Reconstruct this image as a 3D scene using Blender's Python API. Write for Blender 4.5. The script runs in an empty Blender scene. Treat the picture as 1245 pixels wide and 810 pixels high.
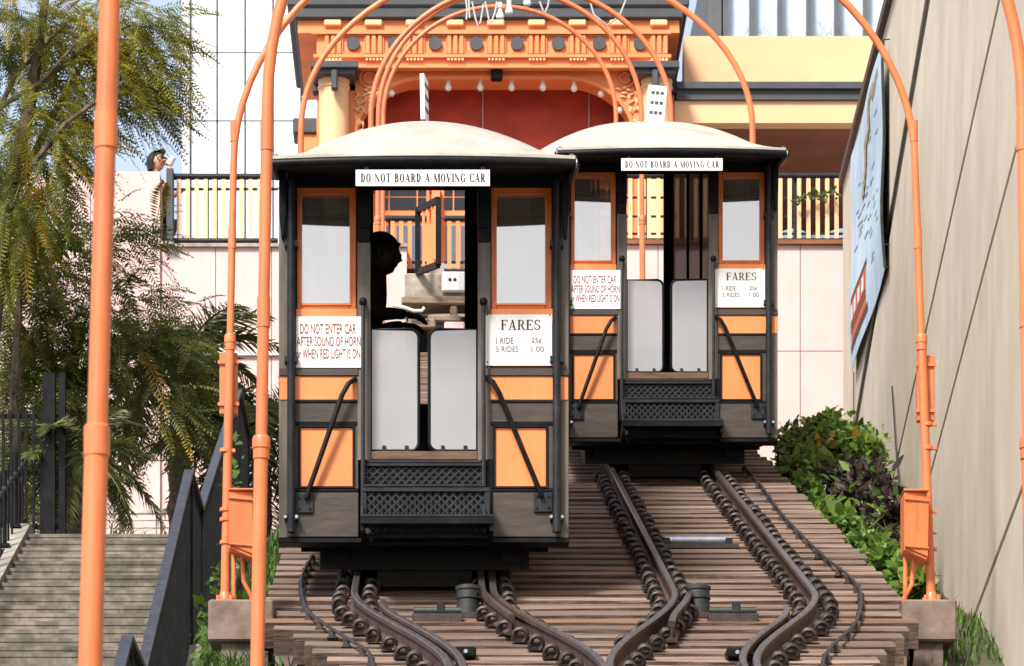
import bpy, bmesh, math, random
import numpy as np
from mathutils import Vector, Matrix, Quaternion

# ------------------------------------------------------------------ camera, sky, sun, exposure
SC = bpy.context.scene
COL = SC.collection
F, VX, VY = 4500.0, 530.0, 1648.0        # focal length and horizon point measured on the 1245 px wide photograph
cam_d = bpy.data.cameras.new('camera'); cam = bpy.data.objects.new('camera', cam_d); COL.objects.link(cam)
cam.location = (0, 0, 0); cam.rotation_euler = (math.radians(90), 0, 0)
cam_d.sensor_width = 36; cam_d.lens = F / 1245 * 36
cam_d.shift_x = (622.5 - VX) / 1245; cam_d.shift_y = (VY - 405) / 1245
cam_d.clip_start = 0.1; cam_d.clip_end = 4000
cam_d.dof.use_dof = True; cam_d.dof.focus_distance = 25; cam_d.dof.aperture_fstop = 14
SC.camera = cam

SUN = Vector((-0.36, -0.62, 0.78)).normalized()
elev = math.asin(SUN.z); azim = math.atan2(SUN.x, SUN.y)
W = bpy.data.worlds.new('World'); SC.world = W; W.use_nodes = True
nt = W.node_tree; bg = nt.nodes['Background']
sky = nt.nodes.new('ShaderNodeTexSky'); sky.sky_type = 'NISHITA'; sky.sun_disc = False
sky.sun_elevation = elev; sky.sun_rotation = azim; sky.air_density = 1.0; sky.dust_density = 3.0; sky.ozone_density = 1.0
bg.inputs[1].default_value = 0.10
# hazy air: pale veil over the clear sky, thickest towards the horizon all round
gc = nt.nodes.new('ShaderNodeTexCoord'); sp_ = nt.nodes.new('ShaderNodeSeparateXYZ'); nt.links.new(gc.outputs['Generated'], sp_.inputs[0])
hz_ = nt.nodes.new('ShaderNodeMapRange'); hz_.inputs[1].default_value = 0.0; hz_.inputs[2].default_value = 0.9; hz_.inputs[3].default_value = 1.0; hz_.inputs[4].default_value = 0.12; nt.links.new(sp_.outputs[2], hz_.inputs[0])
vm = nt.nodes.new('ShaderNodeVectorMath'); vm.operation = 'SCALE'; vm.inputs[0].default_value = (4.5, 4.8, 5.2); nt.links.new(hz_.outputs[0], vm.inputs[3])
va = nt.nodes.new('ShaderNodeVectorMath'); va.operation = 'ADD'; nt.links.new(sky.outputs[0], va.inputs[0]); nt.links.new(vm.outputs[0], va.inputs[1])
nt.links.new(va.outputs[0], bg.inputs[0])
sun_d = bpy.data.lights.new('sun', 'SUN'); sun_d.energy = 4.6; sun_d.angle = math.radians(12); sun_d.color = (1, 0.95, 0.88)
sun = bpy.data.objects.new('sun', sun_d); COL.objects.link(sun)
sun.rotation_euler = SUN.to_track_quat('Z', 'Y').to_euler(); sun.location = (0, 0, 60)
SC.view_settings.view_transform = 'Standard'; SC.view_settings.look = 'None'
SC.view_settings.exposure = 0.54; SC.view_settings.gamma = 1

RND = random.Random(7)
def P(px, py, D): return Vector(((px - VX) * D / F, D, (VY - py) * D / F))

# ------------------------------------------------------------------ materials
MATS = {}
def mat(name, col, rough=0.6, var=0.15, scale=6.0, bump=0.0, metal=0.0, col2=None, stretch=(1, 1, 1), bscale=None,
        trans=0.0, spec=0.5, fine=0.0, island=0.0, contrast=(0.35, 0.7), stain=None, stain_scale=2.0, stain_amt=0.5, stain_stretch=(1, 1, 1), tone=0.0):
    m = bpy.data.materials.new(name); m.use_nodes = True; n = m.node_tree.nodes; l = m.node_tree.links
    b = n['Principled BSDF']; b.inputs['Roughness'].default_value = rough; b.inputs['Metallic'].default_value = metal
    b.inputs['Specular IOR Level'].default_value = spec
    tc = n.new('ShaderNodeTexCoord'); mp = n.new('ShaderNodeMapping'); mp.inputs['Scale'].default_value = stretch
    l.new(tc.outputs['Object'], mp.inputs[0])
    oi = n.new('ShaderNodeObjectInfo'); ad = n.new('ShaderNodeVectorMath'); ad.operation = 'ADD'
    sc_ = n.new('ShaderNodeVectorMath'); sc_.operation = 'SCALE'; sc_.inputs[3].default_value = 37.0
    cx = n.new('ShaderNodeCombineXYZ')
    for i in range(3): l.new(oi.outputs['Random'], cx.inputs[i])
    l.new(cx.outputs[0], sc_.inputs[0]); l.new(mp.outputs[0], ad.inputs[0]); l.new(sc_.outputs[0], ad.inputs[1])
    nz = n.new('ShaderNodeTexNoise'); nz.inputs['Scale'].default_value = scale; nz.inputs['Detail'].default_value = 6; nz.inputs['Roughness'].default_value = 0.62
    l.new(ad.outputs[0], nz.inputs['Vector'])
    c2 = col2 if col2 else tuple(max(0, c * (1 - 2 * var)) for c in col)
    c1 = col if col2 else tuple(min(1, c * (1 + var)) for c in col)
    rp = n.new('ShaderNodeMapRange'); rp.inputs[1].default_value = contrast[0]; rp.inputs[2].default_value = contrast[1]
    l.new(nz.outputs[0], rp.inputs[0])
    mx = n.new('ShaderNodeMix'); mx.data_type = 'RGBA'
    l.new(rp.outputs[0], mx.inputs[0]); mx.inputs[6].default_value = (*c2, 1); mx.inputs[7].default_value = (*c1, 1)
    out = mx.outputs[2]
    if stain:
        mp2 = n.new('ShaderNodeMapping'); mp2.inputs['Scale'].default_value = stain_stretch; l.new(ad.outputs[0], mp2.inputs[0])
        n2 = n.new('ShaderNodeTexNoise'); n2.inputs['Scale'].default_value = stain_scale; n2.inputs['Detail'].default_value = 8; n2.inputs['Roughness'].default_value = 0.7
        l.new(mp2.outputs[0], n2.inputs['Vector'])
        r2 = n.new('ShaderNodeMapRange'); r2.inputs[1].default_value = 0.47; r2.inputs[2].default_value = 0.68; r2.inputs[4].default_value = stain_amt
        l.new(n2.outputs[0], r2.inputs[0])
        m2 = n.new('ShaderNodeMix'); m2.data_type = 'RGBA'; l.new(r2.outputs[0], m2.inputs[0]); l.new(out, m2.inputs[6]); m2.inputs[7].default_value = (*stain, 1)
        out = m2.outputs[2]
    if tone:
        ht = n.new('ShaderNodeHueSaturation'); rt = n.new('ShaderNodeMapRange'); rt.inputs[3].default_value = 1 - tone; rt.inputs[4].default_value = 1 + tone
        l.new(oi.outputs['Random'], rt.inputs[0]); l.new(rt.outputs[0], ht.inputs['Value']); l.new(out, ht.inputs['Color']); out = ht.outputs[0]
    if island:
        ge = n.new('ShaderNodeNewGeometry'); hs = n.new('ShaderNodeHueSaturation')
        r3 = n.new('ShaderNodeMapRange'); r3.inputs[3].default_value = 1 - island; r3.inputs[4].default_value = 1 + island
        l.new(ge.outputs['Random Per Island'], r3.inputs[0]); l.new(r3.outputs[0], hs.inputs['Value']); l.new(out, hs.inputs['Color']); out = hs.outputs[0]
    l.new(out, b.inputs['Base Color'])
    if bump:
        nb = n.new('ShaderNodeTexNoise'); nb.inputs['Scale'].default_value = bscale or scale * 4; nb.inputs['Detail'].default_value = 5
        l.new(ad.outputs[0], nb.inputs['Vector'])
        bp = n.new('ShaderNodeBump'); bp.inputs['Strength'].default_value = bump; bp.inputs['Distance'].default_value = 0.02
        l.new(nb.outputs[0], bp.inputs['Height']); l.new(bp.outputs[0], b.inputs['Normal'])
    if trans:
        tr = n.new('ShaderNodeBsdfTranslucent'); l.new(out, tr.inputs[0])
        ms = n.new('ShaderNodeMixShader'); ms.inputs[0].default_value = trans
        l.new(b.outputs[0], ms.inputs[1]); l.new(tr.outputs[0], ms.inputs[2]); l.new(ms.outputs[0], n['Material Output'].inputs[0])
    MATS[name] = m
    return m
def glass(name, dirt, clear, rough=0.05, tint=(0.9, 0.92, 0.95), mirror=0.0):
    m = bpy.data.materials.new(name); m.use_nodes = True; n = m.node_tree.nodes; l = m.node_tree.links
    n.remove(n['Principled BSDF'])
    tr = n.new('ShaderNodeBsdfTransparent'); tr.inputs[0].default_value = (*tint, 1)
    gl = n.new('ShaderNodeBsdfGlossy'); gl.inputs['Roughness'].default_value = rough; gl.inputs[0].default_value = (0.96, 0.88, 0.78, 1)
    df = n.new('ShaderNodeBsdfDiffuse')
    tc = n.new('ShaderNodeTexCoord'); nz = n.new('ShaderNodeTexNoise'); nz.inputs['Scale'].default_value = 3; nz.inputs['Detail'].default_value = 7
    l.new(tc.outputs['Object'], nz.inputs[0])
    mx = n.new('ShaderNodeMix'); mx.data_type = 'RGBA'; l.new(nz.outputs[0], mx.inputs[0])
    mx.inputs[6].default_value = (*[c * 0.82 for c in dirt], 1); mx.inputs[7].default_value = (*dirt, 1); l.new(mx.outputs[2], df.inputs[0])
    fr = n.new('ShaderNodeFresnel'); fr.inputs[0].default_value = 1.5
    a = n.new('ShaderNodeMixShader'); mr = n.new('ShaderNodeMapRange'); mr.inputs[1].default_value = 0.3; mr.inputs[2].default_value = 0.7
    mr.inputs[3].default_value = max(0, clear - 0.06); mr.inputs[4].default_value = min(1, clear + 0.06); l.new(nz.outputs[0], mr.inputs[0])
    l.new(mr.outputs[0], a.inputs[0]); l.new(df.outputs[0], a.inputs[1]); l.new(tr.outputs[0], a.inputs[2])
    fa = n.new('ShaderNodeMath'); fa.operation = 'ADD'; fa.inputs[1].default_value = mirror; l.new(fr.outputs[0], fa.inputs[0])
    c = n.new('ShaderNodeMixShader'); l.new(fa.outputs[0], c.inputs[0]); l.new(a.outputs[0], c.inputs[1]); l.new(gl.outputs[0], c.inputs[2])
    l.new(c.outputs[0], n['Material Output'].inputs[0]); MATS[name] = m
    return m

OR = (0.76, 0.238, 0.068)
mat('car_orange', OR, 0.45, 0.05, 3, 0.04, stain=(0.45, 0.14, 0.05), stain_scale=5, stain_amt=0.3, stain_stretch=(1, 1, .3))
mat('frame_orange', (0.70, 0.17, 0.035), 0.4, 0.08, 6, 0.03)
mat('pole_orange', (0.70, 0.188, 0.064), 0.42, 0.06, 4, 0.03, stain=(0.36, 0.10, 0.038), stain_scale=6, stain_amt=0.55, stain_stretch=(3, 3, .5), tone=.06)
mat('black_paint', (0.008, 0.008, 0.010), 0.42, 0.2, 8, 0.06, spec=0.12, stain=(0.024, 0.026, 0.024), stain_scale=9, stain_amt=0.4)
mat('black_inside', (0.008, 0.007, 0.007), 0.7, 0.2, 8)
mat('grey_iron', (0.017, 0.018, 0.023), 0.42, 0.2, 10, 0.05, spec=0.25, stain=(0.045, 0.05, 0.046), stain_scale=6, stain_amt=0.35)
mat('weathered_board', (0.046, 0.032, 0.023), 0.5, 0.3, 3, 0.08, col2=(0.026, 0.019, 0.014), stretch=(1, 1, 3), stain=(0.10, 0.078, 0.058), stain_scale=7, stain_amt=0.4, stain_stretch=(.5, .5, 1.2))
mat('post_board', (0.16, 0.13, 0.105), 0.55, 0.3, 5, 0.08, col2=(0.08, 0.066, 0.055), stretch=(4, 4, .5))
mat('sill_wood', (0.13, 0.065, 0.03), 0.5, 0.3, 9, 0.1, stretch=(.4, 3, 3))
mat('roof_canvas', (0.44, 0.41, 0.35), 0.75, 0.10, 3, 0.05, stain=(0.22, 0.195, 0.155), stain_scale=3.5, stain_amt=0.32, stain_stretch=(1.6, .5, 1))
mat('sign_white', (0.80, 0.80, 0.78), 0.5, 0.03, 4, stain=(0.5, 0.4, 0.32), stain_scale=4, stain_amt=0.15)
mat('ink_black', (0.015, 0.015, 0.018), 0.6, 0.1)
mat('ink_red', (0.22, 0.035, 0.02), 0.6, 0.15, 30)
mat('ink_grey', (0.08, 0.08, 0.085), 0.6, 0.2, 40)
glass('dirty_glass', (0.80, 0.79, 0.74), 0.86, 0.03, (.55, .55, .55), .45)
glass('gate_glass', (0.40, 0.40, 0.41), 0.30, 0.10, (.8, .8, .8), .10)
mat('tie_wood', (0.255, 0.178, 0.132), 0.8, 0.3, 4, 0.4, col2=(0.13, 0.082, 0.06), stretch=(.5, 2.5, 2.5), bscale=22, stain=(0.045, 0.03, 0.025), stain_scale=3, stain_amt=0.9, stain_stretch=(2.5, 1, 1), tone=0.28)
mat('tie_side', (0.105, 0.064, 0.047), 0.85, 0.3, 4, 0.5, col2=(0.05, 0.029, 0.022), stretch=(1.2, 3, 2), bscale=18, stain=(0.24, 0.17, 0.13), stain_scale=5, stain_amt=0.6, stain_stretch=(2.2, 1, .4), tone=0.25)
mat('tie_rust', (0.20, 0.115, 0.075), 0.85, 0.3, 6, 0.5, col2=(0.09, 0.05, 0.035), stretch=(.5, 4, 4), bscale=22, stain=(0.30, 0.16, 0.06), stain_scale=4, stain_amt=0.5)
mat('rail_rust', (0.085, 0.048, 0.038), 0.6, 0.3, 14, 0.2, col2=(0.04, 0.024, 0.021))
mat('rail_polished', (0.23, 0.20, 0.19), 0.36, 0.2, 10, 0.05, metal=0.85, stretch=(6, .4, 1))
mat('clip_iron', (0.036, 0.022, 0.019), 0.48, 0.3, 20, 0.15)
mat('cable_black', (0.02, 0.02, 0.021), 0.45, 0.2, 10)
mat('steel_plate', (0.45, 0.46, 0.5), 0.3, 0.15, 10, metal=0.8, stretch=(1, 8, 1))
mat('can_iron', (0.026, 0.028, 0.025), 0.5, 0.2, 8, 0.1)
mat('pedestal_stone', (0.21, 0.15, 0.12), 0.85, 0.25, 4, 0.5, bscale=9, stain=(0.09, 0.06, 0.05), stain_scale=2.5, stain_amt=0.7)
mat('bed_stone', (0.22, 0.17, 0.145), 0.9, 0.3, 5, 0.6, bscale=8, stain=(0.07, 0.05, 0.045), stain_scale=3, stain_amt=0.7)
mat('wall_concrete', (0.61, 0.54, 0.43), 0.85, 0.07, 1.2, 0.12, bscale=40, stain=(0.43, 0.39, 0.30), stain_scale=0.9, stain_amt=0.42, stain_stretch=(1.3, 1.3, .13))
mat('joint_dark', (0.03, 0.04, 0.028), 0.9, 0.3, 6)
mat('coping_brown', (0.10, 0.06, 0.045), 0.7, 0.3, 5)
mat('stair_concrete', (0.22, 0.185, 0.15), 0.9, 0.2, 5, 0.3, bscale=20, col2=(0.12, 0.11, 0.085), stain=(0.05, 0.044, 0.034), stain_scale=2.6, stain_amt=0.9, stain_stretch=(1, 1, .5), contrast=(.43, .58), tone=.15)
mat('kerb_concrete', (0.30, 0.275, 0.23), 0.9, 0.15, 3, 0.3, bscale=20, stain=(0.2, 0.19, 0.15), stain_scale=2, stain_amt=0.6)
mat('pink_stucco', (0.67, 0.485, 0.455), 0.9, 0.03, 2, 0.05, bscale=40, stain=(0.52, 0.38, 0.35), stain_scale=1.2, stain_amt=0.35, stain_stretch=(2, 2, .3))
mat('station_orange', (0.80, 0.25, 0.085), 0.6, 0.06, 2, 0.04)
mat('station_yellow', (0.80, 0.46, 0.24), 0.6, 0.04, 1, 0.04)
mat('station_grey', (0.05, 0.053, 0.06), 0.6, 0.1, 4)
mat('station_red', (0.44, 0.05, 0.022), 0.7, 0.15, 3, 0.05)
mat('station_brown', (0.24, 0.075, 0.03), 0.75, 0.15, 2, 0.05)
mat('picket_cream', (0.80, 0.48, 0.27), 0.6, 0.05, 4)
mat('dark_pane', (0.012, 0.012, 0.014), 0.1, 0.1, 2)
mat('blue_pane', (0.10, 0.13, 0.18), 0.1, 0.1, 2)
mat('bulb_white', (0.85, 0.84, 0.80), 0.15, 0.02, 2)
mat('wire_grey', (0.5, 0.48, 0.46), 0.5, 0.1)
mat('timber', (0.28, 0.20, 0.13), 0.8, 0.25, 6, 0.3, stretch=(.4, 3, 3))
mat('beige_concrete', (0.40, 0.35, 0.28), 0.9, 0.2, 4, 0.3, stain=(0.15, 0.12, 0.1), stain_scale=3, stain_amt=0.6)
mat('tower_pane', (0.78, 0.80, 0.82), 0.25, 0.02, .3, spec=0.8)  # bright sky reflection of the glass put into the base colour
mat('tower_edge', (0.60, 0.57, 0.62), 0.5, 0.04, .3)
mat('tower_grid', (0.09, 0.095, 0.10), 0.5, 0.1, 1)
mat('tower_blue', (0.50, 0.58, 0.68), 0.12, 0.08, .2, spec=0.8, stain=(0.75, 0.78, 0.8), stain_scale=.4, stain_amt=0.7)
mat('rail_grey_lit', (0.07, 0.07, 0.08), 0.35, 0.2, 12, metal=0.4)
mat('banner_blue', (0.46, 0.61, 0.74), 0.7, 0.05, 1.5, stain=(0.66, 0.74, 0.80), stain_scale=1.5, stain_amt=0.5)
mat('banner_gold', (0.46, 0.36, 0.20), 0.6, 0.3, 12)
mat('banner_ink', (0.22, 0.28, 0.36), 0.7, 0.2, 12)
mat('banner_orange', (0.62, 0.12, 0.04), 0.7, 0.1, 5)
mat('banner_brown', (0.07, 0.035, 0.03), 0.7, 0.1, 5)
mat('banner_white', (0.8, 0.78, 0.75), 0.7, 0.05, 5)
mat('soil', (0.10, 0.075, 0.05), 0.95, 0.3, 3, 0.6, col2=(0.05, 0.055, 0.025))
mat('plaza', (0.40, 0.37, 0.34), 0.9, 0.1, 2, 0.1)
mat('bark', (0.15, 0.105, 0.075), 0.9, 0.3, 8, 0.6, stretch=(2, 2, .4))
mat('palm_bark', (0.20, 0.14, 0.10), 0.9, 0.35, 9, 0.8, stretch=(1, 1, 2))
mat('leaf_jacaranda', (0.29, 0.275, 0.03), 0.55, 0.3, 0.9, col2=(0.13, 0.155, 0.025), trans=0.5, island=0.35, contrast=(.42, .6))
mat('leaf_yellow', (0.42, 0.27, 0.02), 0.55, 0.25, 2, trans=0.4, island=0.3)
mat('leaf_dark', (0.26, 0.28, 0.07), 0.5, 0.3, 0.9, col2=(0.13, 0.16, 0.045), trans=0.5, island=0.35, contrast=(.42, .6))
mat('leaf_green', (0.17, 0.28, 0.04), 0.45, 0.25, 2, col2=(0.05, 0.115, 0.02), trans=0.45, island=0.35)
mat('leaf_light', (0.33, 0.43, 0.09), 0.45, 0.2, 2, col2=(0.12, 0.22, 0.04), trans=0.45, island=0.35)
mat('leaf_purple', (0.045, 0.016, 0.022), 0.65, 0.3, 3, col2=(0.018, 0.010, 0.013), trans=0.2, island=0.4)
mat('leaf_palm', (0.26, 0.27, 0.085), 0.42, 0.3, 3, col2=(0.09, 0.115, 0.035), trans=0.4, island=0.3)
mat('grass_blade', (0.10, 0.19, 0.025), 0.5, 0.3, 2, col2=(0.045, 0.10, 0.014), trans=0.3, island=0.4)
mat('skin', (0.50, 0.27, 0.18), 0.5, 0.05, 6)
mat('skin_shaded', (0.055, 0.03, 0.02), 0.5, 0.05, 6)  # skin darkened for a silhouette, doorway shade put into the colour
mat('hair_black', (0.012, 0.009, 0.012), 0.4, 0.2, 30)
mat('cloth_black', (0.014, 0.014, 0.02), 0.85, 0.2, 20)
mat('cloth_dark', (0.02, 0.018, 0.018), 0.9, 0.2, 20)
mat('white_paint', (0.72, 0.72, 0.70), 0.5, 0.04, 4)

# ------------------------------------------------------------------ mesh helpers
ORG = {}
class MB:
    def __init__(s): s.v = []; s.f = []; s.mi = []; s.cur = 0
    def add(s, vs, fs):
        o = len(s.v); s.v += [tuple(x) for x in vs]; s.f += [tuple(i + o for i in f) for f in fs]; s.mi += [s.cur] * len(fs); return s
    def box(s, x0, x1, y0, y1, z0, z1, sl=0.0):
        # sl: slope dz/dy, so the box follows the incline
        vs = [(x, y, z + sl * y) for z in (z0, z1) for y in (y0, y1) for x in (x0, x1)]
        return s.add(vs, [(0, 2, 3, 1), (4, 5, 7, 6), (0, 1, 5, 4), (2, 6, 7, 3), (0, 4, 6, 2), (1, 3, 7, 5)])
    def obox(s, c, ax, ay, az):
        c = Vector(c); vs = [c + i * ax + j * ay + k * az for k in (-1, 1) for j in (-1, 1) for i in (-1, 1)]
        return s.add(vs, [(0, 2, 3, 1), (4, 5, 7, 6), (0, 1, 5, 4), (2, 6, 7, 3), (0, 4, 6, 2), (1, 3, 7, 5)])
    def bar(s, a, b, w, t, up=(0, 0, 1)):
        a = Vector(a); b = Vector(b); d = (b - a); u = Vector(up); sd = d.cross(u)
        if sd.length < 1e-6: sd = d.cross(Vector((1, 0, 0)))
        sd.normalize(); u = sd.cross(d).normalized()
        return s.obox((a + b) / 2, sd * w / 2, d / 2, u * t / 2)
    def tube(s, pts, r, n=10, cap=True):
        pts = [Vector(p) for p in pts]; rs = r if isinstance(r, (list, tuple)) else [r] * len(pts)
        o = len(s.v); t0 = (pts[1] - pts[0]).normalized()
        ref = Vector((0, 0, 1)) if abs(t0.z) < 0.9 else Vector((1, 0, 0)); u = t0.cross(ref).normalized()
        for i, p in enumerate(pts):
            t = (pts[min(i + 1, len(pts) - 1)] - pts[max(i - 1, 0)]).normalized()
            u = (u - t * u.dot(t)).normalized(); w = t.cross(u)
            for k in range(n):
                a = 2 * math.pi * k / n; s.v.append(tuple(p + (u * math.cos(a) + w * math.sin(a)) * rs[i]))
        for i in range(len(pts) - 1):
            for k in range(n):
                s.f.append((o + i * n + k, o + i * n + (k + 1) % n, o + (i + 1) * n + (k + 1) % n, o + (i + 1) * n + k)); s.mi.append(s.cur)
        if cap:
            s.f.append(tuple(o + k for k in range(n))[::-1]); s.mi.append(s.cur)
            e = o + (len(pts) - 1) * n; s.f.append(tuple(e + k for k in range(n))); s.mi.append(s.cur)
        return s
    def cyl(s, a, b, r, n=16): return s.tube([a, b], r, n)
    def lathe(s, c, prof, n=20):
        c = Vector(c); o = len(s.v); m = len(prof)
        for r, z in prof:
            for k in range(n):
                a = 2 * math.pi * k / n; s.v.append((c.x + r * math.cos(a), c.y + r * math.sin(a), c.z + z))
        for i in range(m - 1):
            for k in range(n):
                s.f.append((o + i * n + k, o + i * n + (k + 1) % n, o + (i + 1) * n + (k + 1) % n, o + (i + 1) * n + k)); s.mi.append(s.cur)
        s.f.append(tuple(o + k for k in range(n))[::-1]); s.mi.append(s.cur)
        s.f.append(tuple(o + (m - 1) * n + k for k in range(n))); s.mi.append(s.cur)
        return s
    def sweep(s, pts, prof, mis=None):
        # prof: closed list of (side, up); path roughly along y
        o = len(s.v); n = len(prof); pts = [Vector(p) for p in pts]
        for i, p in enumerate(pts):
            t = (pts[min(i + 1, len(pts) - 1)] - pts[max(i - 1, 0)]).normalized()
            sd = t.cross(Vector((0, 0, 1))).normalized(); up = sd.cross(t)
            for a, b in prof: s.v.append(tuple(p + sd * a + up * b))
        for i in range(len(pts) - 1):
            for k in range(n):
                s.f.append((o + i * n + k, o + i * n + (k + 1) % n, o + (i + 1) * n + (k + 1) % n, o + (i + 1) * n + k)); s.mi.append(mis[k] if mis else s.cur)
        s.f.append(tuple(o + k for k in range(n))[::-1]); s.mi.append(0)
        e = o + (len(pts) - 1) * n; s.f.append(tuple(e + k for k in range(n))); s.mi.append(0)
        return s
    def prism(s, poly, y0, y1):
        # poly in (x,z), extruded along y
        n = len(poly); vs = [(x, y0, z) for x, z in poly] + [(x, y1, z) for x, z in poly]
        fs = [tuple(range(n)), tuple(range(2 * n - 1, n - 1, -1))] + [(i, i + n, (i + 1) % n + n, (i + 1) % n) for i in range(n)]
        return s.add(vs, fs)
    def grid(s, fn, nu, nv, close=False):
        vs = [fn(i / nu, j / nv) for j in range(nv + 1) for i in range(nu + 1)]
        return s.add(vs, [(j * (nu + 1) + i, j * (nu + 1) + i + 1, (j + 1) * (nu + 1) + i + 1, (j + 1) * (nu + 1) + i) for j in range(nv) for i in range(nu)])
    def build(s, name, m, parent=None, smooth=False, bevel=0, loc=None, label=None):
        me = bpy.data.meshes.new(name)
        off = Vector(loc) if loc is not None else (ORG.get(root_of(parent).name, Vector((0, 0, 0))) if parent else Vector((0, 0, 0)))
        me.from_pydata([(x - off.x, y - off.y, z - off.z) for x, y, z in s.v], [], s.f)
        ms = m if isinstance(m, (list, tuple)) else [m]
        for q in ms: me.materials.append(MATS[q])
        if len(ms) > 1: me.polygons.foreach_set('material_index', s.mi)
        me.update()
        bm = bmesh.new(); bm.from_mesh(me); bmesh.ops.recalc_face_normals(bm, faces=bm.faces); bm.to_mesh(me); bm.free()
        o = bpy.data.objects.new(name, me); COL.objects.link(o)
        if loc is not None: o.location = loc; ORG[o.name] = Vector(loc)
        if parent: o.parent = parent
        if smooth:
            me.polygons.foreach_set('use_smooth', [True] * len(me.polygons))
            me.set_sharp_from_angle(angle=math.radians(40))
        if bevel:
            b = o.modifiers.new('bevel', 'BEVEL'); b.width = bevel; b.segments = 1; b.limit_method = 'ANGLE'
        if label: o['label'] = label
        return o
def root_of(o):
    while o.parent: o = o.parent
    return o
def tag(o, label, cat, group=None, kind=None):
    if label: o['label'] = label
    if cat: o['category'] = cat
    if group: o['group'] = group
    if kind: o['kind'] = kind
    return o
def thing(name, label, cat, loc, group=None):
    o = bpy.data.objects.new(name, None); COL.objects.link(o); o.location = loc; o.empty_display_size = 0.2
    ORG[o.name] = Vector(loc); return tag(o, label, cat, group)
def structure(o): o['kind'] = 'structure'; return o
def inst(src_mesh, name, loc, parent, rot=None, scale=None):
    o = bpy.data.objects.new(name, src_mesh); COL.objects.link(o)
    o.parent = parent; off = ORG.get(root_of(parent).name, Vector((0, 0, 0))) if parent else Vector((0, 0, 0))
    o.location = Vector(loc) - off
    if rot: o.rotation_euler = rot
    if scale: o.scale = scale
    return o
def proto(mb, m, smooth=False):
    me = bpy.data.meshes.new('piece'); me.from_pydata(mb.v, [], mb.f)
    ms = m if isinstance(m, (list, tuple)) else [m]
    for q in ms: me.materials.append(MATS[q])
    if len(ms) > 1: me.polygons.foreach_set('material_index', mb.mi)
    bm = bmesh.new(); bm.from_mesh(me); bmesh.ops.recalc_face_normals(bm, faces=bm.faces); bm.to_mesh(me); bm.free()
    if smooth:
        me.polygons.foreach_set('use_smooth', [True] * len(me.polygons)); me.set_sharp_from_angle(angle=math.radians(40))
    return me
def copy_tree(o, parent=None):
    c = o.copy(); COL.objects.link(c); c.parent = parent
    for ch in o.children: copy_tree(ch, c)
    return c
def quads_mesh(name, V, m, parent, nper=4):
    """V: (N,nper,3) separate faces, fast"""
    V = np.asarray(V, dtype=np.float32); N = len(V); me = bpy.data.meshes.new(name)
    off = np.array(ORG.get(root_of(parent).name, Vector((0, 0, 0))) if parent else (0, 0, 0), dtype=np.float32)
    me.vertices.add(N * nper); me.vertices.foreach_set('co', (V.reshape(-1, 3) - off).ravel())
    me.loops.add(N * nper); me.loops.foreach_set('vertex_index', np.arange(N * nper, dtype=np.int32))
    me.polygons.add(N); me.polygons.foreach_set('loop_start', np.arange(0, N * nper, nper, dtype=np.int32))
    me.materials.append(MATS[m]); me.update(calc_edges=True); me.validate()
    o = bpy.data.objects.new(name, me); COL.objects.link(o)
    if parent: o.parent = parent
    return o

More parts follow.
